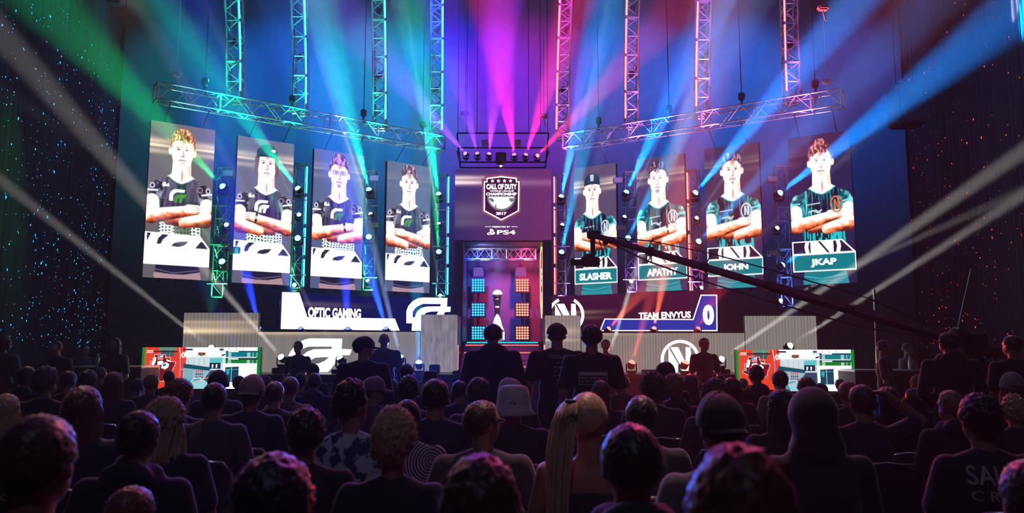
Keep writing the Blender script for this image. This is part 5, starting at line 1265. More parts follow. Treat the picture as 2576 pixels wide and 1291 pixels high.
# (centre px, top px, head width px, hair, hair colour, cloth, sleeve, yaw, label, extras)
DK = (.02, .022, .03); NV = (.025, .03, .06); GR = (.07, .07, .08); LG = (.16, .15, .17); RD = (.10, .02, .03)
M_PCAP = mat('dusty_cap', (.42, .26, .27), .85, 0, .3); M_DCAP = mat('dark_cap', (.015, .018, .03), .8, 0, .3); M_WCAP = mat('pale_cap', (.62, .52, .54), .85, 0, .3); M_GBEAN = mat('grey_knit', (.22, .21, .25), .95, 0, .5, bump=.4, noise_scale=120)
CROWD = [
 # --- front rows, large
 (88, 1040, 190, 'short1', 'brown', DK, 'short', 0, 'broad dark-haired person from behind, filling the bottom left corner', {}),
 (345, 1030, 108, 'short2', 'black', DK, 'hoodie', 0, 'dark-haired person in a dark hoodie, just right of the biggest head bottom left', {}),
 (684, 1147, 196, 'thick1', 'black', DK, 'short', 0, 'big round dark head with a magenta rim at the bottom, left of centre', {}),
 (1208, 1150, 200, 'thick2', 'brown', DK, 'short', 0, 'big dark head with brownish rim at the bottom centre', {}),
 (1590, 1062, 164, 'short3', 'black', DK, 'hoodie', 0, 'large dark round head right of the ponytail, at the bottom', {}),
 (1868, 1135, 270, 'thick3', 'ginger', (.12, .03, .05), 'short', 0, 'largest blurred head with pink and red rim, bottom right of centre', {}),
 (2600, 1150, 150, 'short4', 'brown', DK, 'short', 0, 'head cut by the bottom right edge of the picture', {}),
 (322, 1268, 120, 'short5', 'ginger', DK, 'short', 0, 'reddish crown of a head peeking over the bottom edge at left', {}),
 (1480, 988, 104, 'ponytail1', 'blond', DK, 'tank', -28, 'blond woman with a long ponytail and bare shoulders', {'tilt': -6}),
 (1815, 996, 118, 'capback1', 'black', LG, 'short', 8, 'person in a dark backwards cap with a small pale badge, grey shirt', {'acc': M_DCAP}),
 (2045, 980, 106, 'bald', 'black', DK, 'hood', 0, 'person with a dark hood pulled up', {}),
 (1968, 980, 72, 'long1', 'black', DK, 'short', 24, 'dark long-haired person whose cheek is lit, left of the raised hood', {}),
 (990, 1032, 102, 'curly1', 'blond', DK, 'short', 0, 'person with a fuzzy blond-rimmed head, dark shirt', {}),
 (768, 1028, 96, 'thick4', 'black', DK, 'short', 6, 'black-haired person left of the floral shirt', {}),
 (885, 957, 82, 'thick5', 'black', 'floral', 'short', -42, 'person in a blue and pale floral shirt looking right', {}),
 (1215, 1005, 92, 'short6', 'brown', GR, 'short', -50, 'person with glasses looking right, grey shirt with pale shoulder', {'glasses': True}),
 (1292, 978, 70, 'bucket1', 'brown', DK, 'short', 0, 'person in a pale bucket hat behind the glasses wearer', {'acc': M_WCAP}),
 (1282, 954, 54, 'capside1', 'brown', DK, 'short', 80, 'person in a pale cap with the brim to the left', {'acc': M_WCAP}),
 (415, 1003, 86, 'longwavy1', 'blond', DK, 'short', -10, 'woman with long wavy blond hair falling to the right', {}),
 (205, 972, 88, 'long2', 'ginger', NV, 'short', 0, 'long-haired woman with purple light on her hair, left side', {}),
 (537, 961, 66, 'short7', 'black', GR, 'short', 0, 'short-haired man with bare neck in front of the left game screen', {}),
 (632, 947, 62, 'capback2', 'brown', NV, 'short', 0, 'person in a dusty pink backwards cap', {'acc': M_PCAP}),
 (448, 958, 62, 'curly2', 'ginger', DK, 'short', 0, 'curly auburn-haired person below the left game screen', {}),
 (1095, 952, 78, 'short8', 'black', NV, 'short', -8, 'dark-haired man in a black shirt centred under the left LED box', {}),
 (1024, 1003, 74, 'short9', 'black', 'stripe', 'short', 0, 'person in a rippled pink striped shirt half hidden behind the fuzzy blond head', {}),
 (1615, 993, 86, 'short10', 'black', GR, 'short', -6, 'dark-haired person between the ponytail and the dark backwards cap', {}),
 (2170, 966, 68, 'short11', 'brown', NV, 'short', 6, 'short brown-haired man with a hand behind his head in blue shirt', {'pose': 'sit_handhead'}),
 (2235, 973, 58, 'long3', 'black', DK, 'short', 0, 'person with long straight black hair right of the raised arm', {}),
 (2393, 980, 62, 'short12', 'dblond', DK, 'hoodie', 18, 'person with lit blond fringe and ear on the right side', {}),
 (2468, 993, 96, 'thick6', 'black', DK, 'short', 0, 'large dark head in a shirt printed SALTY CREW', {'text': 'salty'}),
 (2548, 938, 50, 'beanie1', 'black', GR, 'short', 0, 'person in a grey knitted beanie at the right edge', {'acc': M_GBEAN}),
 (2552, 996, 56, 'spiky1', 'blond', DK, 'short', 0, 'blond head at the right edge below the beanie', {}),
 (12, 990, 62, 'long5', 'blond', DK, 'short', 0, 'blond-haired person cut by the left edge', {}),
 # --- middle rows
 (113, 927, 54, 'curly3', 'brown', DK, 'short', -12, 'curly-haired person with pink edge light, far left middle row', {}),
 (66, 921, 44, 'short13', 'black', DK, 'hoodie', 0, 'dark-haired person left of the curly head at far left', {}),
 (14, 917, 28, 'short14', 'black', DK, 'short', -70, 'man in profile at the left edge', {'wide': 1}),
 (170, 932, 42, 'short15', 'black', NV, 'short', 0, 'dark round head left of the purple-lit long hair', {}),
 (219, 932, 44, 'thick7', 'black', DK, 'short', 5, 'dark head behind the purple-lit long-haired woman', {}),
 (252, 923, 32, 'short16', 'brown', DK, 'short', -20, 'head with pink-lit right side among the left rows', {}),
 (284, 936, 44, 'long4', 'ginger', NV, 'short', 0, 'long auburn-haired woman sitting right of the others at left', {}),
 (379, 939, 38, 'short17', 'dblond', NV, 'short', 0, 'pale short-haired person at the left of the left game screen', {}),
 (425, 930, 31, 'buzz1', 'black', NV, 'short', 0, 'square dark head in front of the red map on the left game screen', {}),
 (548, 933, 48, 'beanie2', 'black', NV, 'short', 0, 'person in a dark beanie in front of the left game screen', {'acc': M_DCAP}),
 (600, 944, 32, 'short18', 'black', NV, 'short', 0, 'small dark head left of the dusty pink cap', {}),
 (690, 958, 50, 'short19', 'brown', DK, 'short', -6, 'brown-haired head right of the dusty pink cap', {}),
 (668, 944, 34, 'short20', 'black', NV, 'short', 0, 'dark head peeking behind the dusty pink cap', {}),
 (729, 946, 46, 'short21', 'brown', (.12, .08, .12), 'short', 0, 'short-haired man with visible neck and mauve collar', {}),
 (755, 940, 34, 'thick8', 'black', NV, 'short', 0, 'dark head below the person holding a phone light', {}),
 (790, 937, 38, 'short22', 'black', NV, 'hoodie', 0, 'dark head in hoodie in front of the winged emblem', {}),
 (784, 916, 31, 'cap1', 'black', NV, 'short', 70, 'person in a cap with brim left, in front of the winged emblem', {'acc': M_DCAP}),
 (940, 950, 52, 'cap2', 'brown', (.10, .06, .11), 'short', -70, 'person in a mauve cap with brim to the right', {'acc': mat('mauve_cap', (.24, .13, .22), .85, 0, .3)}),
 (987, 963, 26, 'short23', 'black', NV, 'short', 0, 'small dark head just right of the mauve cap', {}),
 (1022, 918, 36, 'cap3', 'black', NV, 'short', 0, 'person in a dark cap beside the cyan floor lamp', {'acc': M_DCAP}),
 (1027, 946, 56, 'thick9', 'black', NV, 'short', 0, 'thick dark-haired person below the cyan floor lamp', {}),
 (1082, 938, 38, 'hat1', 'black', NV, 'short', 0, 'person in a flat dark hat in front of the left LED box', {'acc': M_DCAP}),
 (1117, 950, 20, 'short24', 'dblond', NV, 'short', 0, 'small fair head right of the flat hat', {}),
 (1167, 934, 34, 'capback3', 'black', NV, 'short', 0, 'person in a dark cap at the foot of the stairs', {'acc': M_DCAP}),
 (1157, 956, 42, 'short25', 'black', NV, 'short', -30, 'dark head with cyan-lit ear near the stairs', {}),
 (1205, 952, 56, 'thick10', 'brown', (.12, .05, .10), 'short', -30, 'brown-haired person with mauve collar near the stairs', {}),
 (1238, 920, 42, 'long6', 'black', NV, 'short', 0, 'dark head against the back of the standing man by the stairs', {}),
 (1512, 958, 48, 'thick11', 'ginger', DK, 'short', 0, 'auburn flat-topped head behind the ponytail woman', {}),
 (1568, 942, 34, 'short26', 'brown', DK, 'short', 0, 'red-lit short-haired person holding up a bright phone', {'pose': 'sit_phone', 'phone': True}),
 (1642, 940, 58, 'curly4', 'brown', (.05, .04, .07), 'short', 0, 'tousled head with red rim right of the bright phone', {}),
 (1676, 914, 44, 'cap4', 'black', DK, 'short', -70, 'person in a dark cap with brim right, in front of the ringed emblem', {'acc': M_DCAP}),
 (1697, 944, 50, 'curly5', 'dblond', DK, 'hoodie', -35, 'curly fair-haired person turned to the right', {}),
 (1737, 941, 40, 'long7', 'brown', DK, 'short', 0, 'long brown-haired person below the ringed emblem', {}),
 (1800, 955, 58, 'longwavy2', 'ginger', (.08, .03, .05), 'short', 0, 'person with long red-lit wavy hair behind the dark backwards cap', {}),
 (1812, 942, 28, 'short27', 'black', DK, 'short', 0, 'small dark head behind the red wavy hair', {}),
 (1842, 949, 42, 'long8', 'black', DK, 'short', 0, 'long dark-haired person left of the right game screen', {}),
 (1870, 950, 26, 'short28', 'dblond', DK, 'short', 0, 'small fair head at the lower left of the right game screen', {}),
 (1903, 917, 42, 'short29', 'black', DK, 'hoodie', 0, 'dark head with neck in front of the red map on the right game screen', {}),
 (1963, 930, 42, 'short30', 'black', LG, 'hoodie', 0, 'man in a grey hoodie in front of the right game screen', {}),
 (2030, 950, 44, 'thick12', 'brown', DK, 'short', 0, 'brown head below the middle of the right game screen', {}),
 (2066, 962, 36, 'short31', 'black', DK, 'short', 0, 'small dark head below the right game screen window', {}),
 (2038, 972, 48, 'short32', 'brown', DK, 'short', 0, 'head just behind the raised dark hood', {}),
 (2114, 952, 26, 'short33', 'black', DK, 'short', 0, 'small head at the lower right of the right game screen', {}),
 (2135, 957, 50, 'short34', 'dblond', DK, 'short', 0, 'fair-rimmed dark head right of the right game screen', {}),
 (2300, 975, 40, 'long9', 'black', DK, 'short', 0, 'dark head between the long black hair and the tall standing man', {}),
 (2312, 945, 34, 'longwavy3', 'dblond', DK, 'short', 0, 'pink-lit curly-haired woman left of the tall standing man', {}),
 (30, 960, 30, 'short35', 'black', DK, 'short', 0, 'dark small head near the left edge', {}),
 (345, 950, 34, 'short36', 'black', NV, 'short', 0, 'dim shoulders and head left of the left game screen', {}),
]
KH, HT = 1.345, 2574
def solve(px, top, wpx, Htot=1.345):
    k = wpx / F / .186                        # s/d
    inv = (top - 880 + F * Htot * k) / (F * CAMZ); d = 1 / inv; s = k * d
    s2 = min(1.08, max(.90, s)); d2 = s2 / k
    ht = CAMZ - (top - 880) * d2 / F; return d2, s2, ht / Htot
POS = []
for r in CROWD:
    d, s, sz = solve(r[0], r[1], r[2]); POS.append([d, s, sz])
# keep neighbours from sharing the same space: slide along the line of sight
for it in range(60):
    for i in range(len(POS)):
        for j in range(i):
            ri, rj = CROWD[i], CROWD[j]; xi_, xj_ = (ri[0] - CX) / F * POS[i][0], (rj[0] - CX) / F * POS[j][0]
            dx, dy = abs(xi_ - xj_), POS[i][0] - POS[j][0]
            if dx < .50 and abs(dy) < .50:
                m_ = (.50 - abs(dy)) * .25; sg = 1 if (dy > 0 or (dy == 0 and ri[1] < rj[1])) else -1
                for a_, t_ in ((i, sg), (j, -sg)):
                    w_ = CROWD[a_][2] / F / .186; nd = POS[a_][0] + t_ * m_; lo, hi = .84 / w_, 1.14 / w_; POS[a_][0] = min(hi, max(lo, nd))
for i, r in enumerate(CROWD):
    k = r[2] / F / .186; d = POS[i][0]; POS[i][1] = k * d; POS[i][2] = (CAMZ - (r[1] - 880) * d / F) / 1.345
SHORT = []
for r, (d, s, sz) in zip(CROWD, POS):
    px, top, wpx, hair, hc_, cl, sl, yaw, lb, ex = r
    x = P(px, top + wpx * .5, d).x; rot = 0
    sz = min(1.16, max(.80, sz)); pose = ex.get('pose', 'sit' if (px * 7) % 3 else 'sit_back')
    p, shirt_o = person((x, d, 0), rot, s, sz, pose, yaw, hair, hc_, cl, sl, lb, ex.get('acc'), ex.get('tilt', 0), glasses=ex.get('glasses', False), wide=1.0)
    c = CH0 if not CH_USED[0] else copy_tree(CH0); CH_USED[0] = True
    c.location = (x, d, 0); c.scale = (s, s, sz * .98); c['label'] = 'black chair under the ' + ' '.join(lb.split()[:12]).rstrip(',')
    if ex.get('text') == 'salty':
        M_PR = mat('shirt_print', (.85, .78, .78), .8)
        for t_, x0, x1, z0, h_ in (('SALTY', -.135, .14, .945, .085), ('C R E W', -.13, .135, .875, .045)):
            o = lettering(t_, x0, z0, x1, h_, .133, M_PR, p, 'printed_lettering', .01); wrap_print(o, shirt_o)
    if ex.get('phone'):
        q = MB(); q.bevbox((-.036, -.005, -.07), (.036, .004, .07), .004, 0); q.box((-.032, -.007, -.064), (.032, -.0052, .064), 1)
        tag(q.build('phone', [M_BLACK, emit('phone_screen', (1, .85, .95), 4)], loc=(x + .03, d + .34, 1.09 * sz)), 'bright phone held up by the red-lit short-haired person', 'phone')
# ---- standing people
def standing(px, top, wpx, pose, yaw, hair, hcol, cl, sl, rot, label, acc=None, face=False, skin=None, dist=None, wide=1.0, tilt=0, glasses=False):
    d = dist or solve(px, top, wpx, 1.785)[0]; ht = CAMZ - (top - 880) * d / F; s = ht / 1.785
    s = min(1.1, max(.86, s))
    p, so = person((P(px, top + 25, d).x, d, 0), rot, s, ht / 1.785, pose, yaw, hair, hcol, cl, sl, label, acc, tilt, skin, face, wide=wide, glasses=glasses)
    p_shirt[p.name] = so
    return p, d
p_shirt = {}
PI = math.pi
st1, _ = standing(1240, 815, 37, 'stand_front', 0, 'short41', 'black', NV, 'hoodie', 0, 'heavy man in a dark hooded top standing with his back turned before the stairs', dist=8.6, wide=1.22)
st2, d2 = standing(1401, 817, 38, 'stand', 0, 'cap5', 'black', DK, 'short', 0, 'man in a dark cap and black tee printed ZESUS across the shoulders, back turned', acc=M_DCAP, dist=8.7, wide=1.25)
st3, d3 = standing(1488, 820, 46, 'stand', 0, 'thick41', 'black', DK, 'short', 0, 'man in a black tee with a white boxed print on the back', dist=7.6, wide=1.15)
M_PR2 = mat('pale_print', (.75, .70, .78), .8)
wrap_print(lettering('ZESUS', -.085, 1.42, .085, .036, .129, M_PR2, st2, 'printed_lettering', .03), p_shirt[st2.name])
for k in range(5):
    q = MB(); z_ = 1.365 - .045 * k; x_ = (-.012, -.02, -.03, -.028, -.016)[k]
    if k % 2: q.box((x_ - .012, -.138, z_), (x_ - .002, -.136, z_ + .012))
    for j in range(2 + k % 2 * 2): q.box((x_ + .003 + .013 * j, -.138, z_), (x_ + .012 + .013 * j, -.136, z_ + .010))
    wrap_print(q.build('printed_mark', M_PR2, st2), p_shirt[st2.name])
q = MB(); bx_ = [(-.115 + .023 * i, 1.22) for i in range(11)] + [(.115, 1.22 + .0164 * i) for i in range(1, 8)] + [(.115 - .023 * i, 1.335) for i in range(1, 11)] + [(-.115, 1.335 - .0164 * i) for i in range(1, 7)]
stroke_poly(q, bx_, .007, .136, .003, closed=True)
[q.box((-.11 + .022 * i, -.1371, 1.305), (-.088 + .022 * i, -.136, 1.33)) for i in range(10)]; wrap_print(q.build('printed_box', M_PR2, st3), p_shirt[st3.name], .010)
for t_, z_ in (('DRINK FROM HIM TO', 1.272), ('SIT ON DIET PARTY', 1.238)): wrap_print(lettering(t_, -.10, z_, .10, .022, .137, M_PR2, st3, 'printed_lettering', .02), p_shirt[st3.name], .010)
standing(966, 838, 24, 'stand', 0, 'bald', 'black', (.03, .05, .16), 'long', 0, 'bald man in a blue long-sleeved top standing by the left stage front', dist=13.4, wide=1.15)
standing(915, 850, 39, 'stand_front', -65, 'cap6', 'black', NV, 'long', 0, 'person in a dark cap leaning and facing right before the winged emblem', acc=M_DCAP, dist=8.4, wide=1.2)
standing(750, 858, 19, 'stand_front', 0, 'short42', 'black', NV, 'short', PI * .94, 'person in navy shirt holding a small light in front of the winged emblem', face=True, dist=13.9)
standing(1771, 850, 21, 'stand_clasp', 0, 'short43', 'black', (.06, .02, .035), 'short', PI * 1.12, 'man in a dark polo with clasped hands before the ringed emblem', face=True, dist=13.6, wide=1.12)
standing(1524, 854, 19, 'stand', 0, 'short44', 'black', (.25, .03, .07), 'short', PI * .97, 'person in a dark red shirt facing the audience, right of the three standing men', face=True, dist=14)
standing(142, 858, 19, 'stand_clasp', 0, 'short45', 'black', DK, 'short', PI * .97, 'bearded staff man in black facing the audience at far left', face=True, dist=12.6, wide=1.15)
standing(212, 866, 14, 'stand_front', 40, 'short46', 'black', NV, 'short', PI * 1.2, 'small staff figure in profile between the two far left staff', face=True, dist=15.6)
standing(289, 850, 19, 'stand_clasp', 0, 'long11', 'black', DK, 'short', PI * .95, 'staff person with dark shoulder-length hair and black tee at left', face=True, dist=12.9)
standing(8, 842, 24, 'stand_front', -60, 'buzz2', 'black', GR, 'short', 0, 'man in a printed jersey standing in profile at the left edge', skin=SKIND, dist=10.8)
standing(373, 856, 12, 'stand', 0, 'short47', 'black', DK, 'short', PI, 'distant figure just above the corner of the left game screen', dist=19, face=True)
standing(2222, 855, 24, 'stand_clasp', 0, 'short48', 'black', DK, 'short', PI * 1.35, 'staff man in a black tee looking left with clasped hands at right', face=True, dist=11.6, wide=1.15)
standing(2283, 862, 20, 'stand_front', 0, 'short49', 'black', LG, 'short', PI * 1.2, 'staff person in a grey top with a lanyard at right', face=True, dist=13.4)
standing(2388, 835, 43, 'stand_front', 12, 'short50', 'black', DK, 'hoodie', 0, 'tall man in a dark hooded jacket standing with his back turned at right', dist=7.9, wide=1.25)
standing(2410, 826, 40, 'stand_front', -30, 'thick42', 'black', DK, 'short', 0, 'person standing just behind the tall hooded man at right', dist=9.0, wide=1.1)
standing(2456, 865, 24, 'stand_front', 0, 'cap7', 'black', DK, 'short', PI * .75, 'camera operator facing left at the right side', acc=M_DCAP, face=True, dist=12.0)
standing(2547, 842, 42, 'stand', 20, 'buzz3', 'black', DK, 'short', 0, 'short-haired man standing near the right edge with his back turned', dist=8.0, wide=1.1)
# ================================================================ GAME SCREENS AT THE FRONT CORNERS
def game_canvas():
    c = Canvas(300, 112, 300, 112, 2); X, Y = c.X, c.Y
    c.a[:] = np.array(lin((200, 216, 220)))
    c.poly([(0, 0), (112, 0), (112, 112), (0, 112)], (222, 66, 40))
    m = (X < 112) * .25 * (np.sin(X * .35 + Y * .12) > .3); c.fill(m.astype(float), lin((190, 36, 26)))
    c.poly([(42, 0), (84, 0), (80, 26), (50, 22)], (66, 84, 92)); c.poly([(42, 0), (86, 0), (85, 8), (44, 8)], (94, 140, 116)); c.line([(72, 2), (70, 24)], 1, (150, 170, 170))
    c.poly([(28, 10), (90, 10), (90, 13), (28, 13)], (46, 20, 26)); c.poly([(12, 8), (28, 8), (28, 11), (12, 11)], (240, 236, 240)); c.poly([(10, 13), (28, 13), (28, 15), (10, 15)], (240, 220, 226))
    Wt = (240, 244, 246); mapo = [(32, 20), (60, 20), (60, 29), (72, 28), (72, 39), (86, 39), (84, 50), (80, 58), (78, 70), (70, 76), (62, 76), (56, 92), (46, 92), (44, 74), (16, 62), (18, 56), (22, 56), (22, 38), (28, 37), (29, 28), (32, 28)]
    c.poly(mapo, (112, 20, 26)); c.line(mapo + [mapo[0]], 1.2, (250, 200, 196))
    for p in ([(30, 28), (37, 27), (35, 40), (32, 48), (25, 48), (25, 40), (29, 39)], [(40, 38), (52, 36), (56, 40), (50, 48), (40, 48)], [(34, 52), (46, 52), (46, 60), (34, 60)], [(52, 46), (62, 40), (70, 46), (68, 54), (60, 60), (50, 56)], [(62, 32), (72, 36), (76, 40), (64, 38)], [(40, 24), (54, 22), (54, 26), (40, 26)]): c.poly(p, Wt)
    c.poly([(40, 27), (54, 27), (54, 34), (40, 34)], (214, 140, 132)); c.poly([(54, 46), (62, 44), (62, 50), (54, 52)], (10, 120, 120)); c.poly([(22, 50), (27, 50), (27, 58), (22, 58)], (110, 170, 176)); c.poly([(41, 62), (46, 62), (45, 84), (42, 84)], (70, 160, 210)); c.poly([(42, 16), (46, 16), (46, 28), (42, 28)], (80, 150, 190))
    c.line([(98, 22), (98, 90)], 2.2, (190, 130, 200)); c.line([(98, 60), (110, 60)], 1.2, (60, 180, 210)); c.line([(94, 0), (98, 30)], 1.6, (250, 220, 220))
    # main play view
    c.poly([(110, 0), (196, 0), (196, 26), (110, 26)], (236, 242, 244))
    for x in (118, 132, 146, 158): c.line([(x, 30), (x, 50)], .8, (120, 150, 170))
    c.poly([(106, 44), (174, 54), (174, 64), (106, 56)], (10, 74, 96)); c.poly([(106, 56), (176, 64), (150, 92), (106, 100)], (150, 176, 190)); 
    for y in range(60, 86, 3): c.line([(108, y), (130, y + 1)], 1, (40, 150, 160))
    for i in range(4):
        for j, cc in enumerate(((220, 70, 50), (40, 60, 100), (60, 60, 80))): c.poly([(138 + i * 5, 62 + j * 8), (141 + i * 5, 62 + j * 8), (141 + i * 5, 67 + j * 8), (138 + i * 5, 67 + j * 8)], cc)
    c.poly([(156, 90), (176, 62), (204, 62), (204, 112), (150, 112)], (44, 66, 96)); c.poly([(172, 42), (200, 42), (200, 58), (172, 58)], (8, 42, 70))
    for x in (178, 188): c.poly([(x, 46), (x + 4, 46), (x + 3, 56), (x, 56)], Wt)
    c.poly([(172, 30), (204, 28), (204, 42), (172, 42)], (90, 190, 190)); c.poly([(108, 88), (150, 84), (160, 96), (106, 112)], (60, 170, 190)); c.poly([(104, 96), (160, 88), (190, 112), (104, 112)], (150, 206, 214)); c.line([(128, 92), (134, 84), (150, 82), (154, 92)], 1.6, Wt); c.line([(120, 98), (170, 82)], 1.8, (250, 150, 100))
    for k in range(4): c.limb((112 + k * 5, 96), (118 + k * 5, 108), 1.6, 1.6, (20, 110, 130))
    c.poly([(128, 4), (196, 4), (190, 14), (132, 14)], (252, 252, 252)); c.poly([(104, 4), (128, 4), (128, 8), (104, 8)], (40, 16, 70)); c.poly([(196, 4), (216, 4), (216, 8), (196, 8)], (40, 16, 70)); c.poly([(142, 14), (160, 14), (160, 22), (142, 22)], (150, 60, 50)); c.ell(150, 21, 4, 3, (40, 120, 60))
    for sx in (-1, 1): c.line([(112 + sx * 8, 14), (112 + sx * 11, 20), (112 + sx * 8, 27)], 3, (255, 255, 255))
    c.poly([(106, 14), (110, 14), (116, 22), (116, 14), (120, 14), (120, 27), (116, 27), (109, 20), (109, 27), (106, 27)], (255, 255, 255)); c.ell(206, 20, 12, 8, (255, 255, 255)); c.ell(206, 21, 6, 2.4, (90, 60, 90), rot=-.4); c.ell(172, 19, 2.6, 3.4, (255, 255, 255)); c.ell(131, 19, 2.6, 3.4, (240, 250, 250))
    # scoreboard
    c.poly([(206, 0), (292, 0), (292, 9), (206, 9)], (252, 252, 252)); 
    for x in (220, 238, 256): c.line([(x, 1), (x, 9)], 1, (60, 90, 120))
    c.poly([(212, 10), (294, 10), (294, 28), (212, 28)], (0, 118, 130)); c.poly([(212, 10), (294, 10), (294, 13), (212, 13)], (6, 60, 90)); c.poly([(212, 28), (294, 28), (294, 34), (212, 34)], (20, 50, 60)); c.poly([(212, 33), (294, 33), (294, 43), (212, 43)], (6, 120, 40))
    c.poly([(218, 10), (244, 10), (244, 13), (218, 13)], (250, 250, 250)); c.poly([(218, 30), (244, 30), (244, 33), (218, 33)], (250, 250, 250)); c.poly([(212, 26.5), (290, 26.5), (290, 28.5), (212, 28.5)], (250, 250, 250))
    for y in list(np.arange(15, 27, 3)) + [35, 38, 41]:
        c.poly([(218, y), (226, y), (226, y + 1.3), (218, y + 1.3)], (220, 240, 240)); c.poly([(266, y), (274, y), (274, y + 1.3), (266, y + 1.3)], (220, 240, 240)); c.poly([(280, y), (282, y), (282, y + 1.3), (280, y + 1.3)], (220, 240, 240)); c.poly([(290, y), (292, y), (292, y + 1.3), (290, y + 1.3)], (220, 240, 240))
    c.poly([(206, 44), (300, 44), (300, 112), (206, 112)], (250, 252, 252)); c.poly([(212, 54), (246, 52), (246, 94), (212, 94)], (10, 62, 84)); c.line([(228, 54), (228, 100)], 1.4, (170, 210, 220)); c.line([(212, 60), (246, 60)], 1, (120, 180, 200)); c.ell(219, 66, 4, 8, (20, 170, 180))
    for y in range(60, 110, 4): c.line([(286, y), (292, y)], .8, (190, 200, 205))
    # green side bars
    for x0, x1 in ((0, 8), (292, 300)): c.poly([(x0, 0), (x1, 0), (x1, 112), (x0, 112)], (0, 122, 44))
    m = np.clip(1 - np.abs(X - 8) / 6, 0, 1) * .5; c.fill(m, lin((120, 120, 60)))
    return c.colors(1.15)
GC = game_canvas()
for (px0, px1, pt, lb, Y0) in ((358, 656, 874, 'wide game screen with green side bars standing at the front left of the stage', 14.2), (1850, 2148, 880, 'wide game screen with green side bars standing at the front right of the stage', 14.2)):
    ztop = Z_(pt, Y0); Wm = (px1 - px0) / F * Y0; Hm = Wm * 112 / 300 * .92
    pl = Plane((X_(px0, Y0), Y0, ztop - Hm), (X_(px1, Y0), Y0, ztop - Hm), Hm); rt = pl.root('game_screen', lb, 'screen', 'game screens at the stage corners')
    q = MB(); q.box((0, .004, 0), (pl.W, .10, pl.H)); q.build('cabinet', M_BLACK, rt)
    q = MB()
    for t in (.15, .85): q.tube([(pl.W * t, .06, 0), (pl.W * t, .06, -(ztop - Hm) + .02)], .03, 8); q.box((pl.W * t - .2, -.2, -(ztop - Hm)), (pl.W * t + .2, .3, -(ztop - Hm) + .03))
    q.build('stand', M_DMETAL, rt)
    led_grid('display', pl.W, pl.H, GC, rt)
    for t in (.2, .7): spot('screen_spill_light', tuple(Vector(pl.o) + Vector((pl.W * t, -.15, Hm * .6))), (pl.o.x + pl.W * t, Y0 - 4, 1.0), (.9, .95, 1) if t > .3 else (1, .3, .2), 35, 150, 1, .35)
# ================================================================ CAMERA CRANE
A = P(1492, 592, 12.6); Bp = P(2450, 868, 9.0); d = (Bp - A); L = d.length; dn = d.normalized(); up = Vector((0, 0, 1)); upn = (up - dn * up.dot(dn)).normalized()
cr = empty('camera_crane', (Bp.x, Bp.y, 0), label='long dark camera crane boom sweeping from the centre down to the right', cat='camera crane'); O = Vector((Bp.x, Bp.y, 0))
M_BOOM = mat('boom_black', (.03, .025, .03), .38, .3)
sidev = dn.cross(upn).normalized()
def loc(p): return Vector(p) - O
q = MB()
segs = [(0, .20, .048), (.20, .55, .055), (.55, 1.0, .068)]
for a, b, r in segs: q.tube([loc(A + d * a), loc(A + d * b)], r, 4, r2=r)
q.build('boom', M_BOOM, cr)
for t in (.2, .37, .55, .75): q = MB(); q.tube([loc(A + d * (t - .006)), loc(A + d * (t + .006))], .078, 8); q.build('boom_joint', M_DMETAL, cr)
for sgn, h in ((1, .22), (-1, -.20)):
    q = MB()
    for s in (-1, 1):
        pts = [A + d * .01, A + d * .2 + upn * h * .75, A + d * .38 + upn * h, A + d * .55 + upn * h, A + d * .78 + upn * h * .9, A + d * .99]
        q.tube([loc(p + sidev * .05 * s) for p in pts], .0075, 5)
    q.build('tension_cable', M_DMETAL, cr)
q = MB()
for t in (.2, .38, .55, .78):
    q.tube([loc(A + d * (t - .01)), loc(A + d * t + upn * .22)], .009, 5); q.tube([loc(A + d * (t + .01)), loc(A + d * t - upn * .18)], .009, 5)
q.build('cable_strut', M_DMETAL, cr)
# remote head
hx_, hz_ = A.x - O.x, A.z; hy_ = A.y - O.y
q = MB(); q.bevbox((hx_ - .10, hy_ - .07, hz_ - .06), (hx_ + .12, hy_ + .07, hz_ + .07), .02); q.bevbox((hx_ - .045, hy_ - .05, hz_ - .36), (hx_ + .03, hy_ + .05, hz_ - .05), .015)
q.bevbox((hx_ + .16, hy_ - .05, hz_ - .16), (hx_ + .24, hy_ + .05, hz_ - .02), .01); q.tube([(hx_ - .06, hy_, hz_ + .07), (hx_ - .09, hy_, hz_ + .19), (hx_ - .02, hy_, hz_ + .21), (hx_ - .01, hy_, hz_ + .06)], .008, 5)
q.build('remote_head', M_BLACK, cr)
q = MB(); q.bevbox((hx_ - .20, hy_ - .08, hz_ - .52), (hx_ + .10, hy_ + .08, hz_ - .36), .02); q.bevbox((hx_ - .14, hy_ - .05, hz_ - .37), (hx_ + .02, hy_ + .05, hz_ - .31), .01)
q.tube([(hx_ - .20, hy_, hz_ - .45), (hx_ - .33, hy_, hz_ - .45)], .045, 12, r2=.055); q.bevbox((hx_ - .38, hy_ - .07, hz_ - .51), (hx_ - .31, hy_ + .07, hz_ - .39), .01)
q.tube([(hx_ + .05, hy_, hz_ - .38), (hx_ + .16, hy_, hz_ - .30), (hx_ + .10, hy_, hz_ - .08)], .008, 5); q.tube([(hx_ + .08, hy_, hz_ - .45), (hx_ + .22, hy_, hz_ - .34), (hx_ + .18, hy_, hz_ - .12)], .008, 5)
q.build('camera_body', M_BLACK, cr)
q = MB(); q.tube([(0, 0, .05), (0, 0, Bp.z)], .07, 10); q.build('pedestal', M_BOOM, cr)
q = MB()
for k in range(3):
    a = k * 2.094 + .4; q.tube([(0, 0, .5), (.6 * math.cos(a), .6 * math.sin(a), .04)], .025, 6)
q.build('tripod_leg', M_BOOM, cr)
q = MB(); q.bevbox((-.12, -.1, Bp.z - .12), (.12, .1, Bp.z + .12), .02); q.build('pivot_block', M_BOOM, cr)
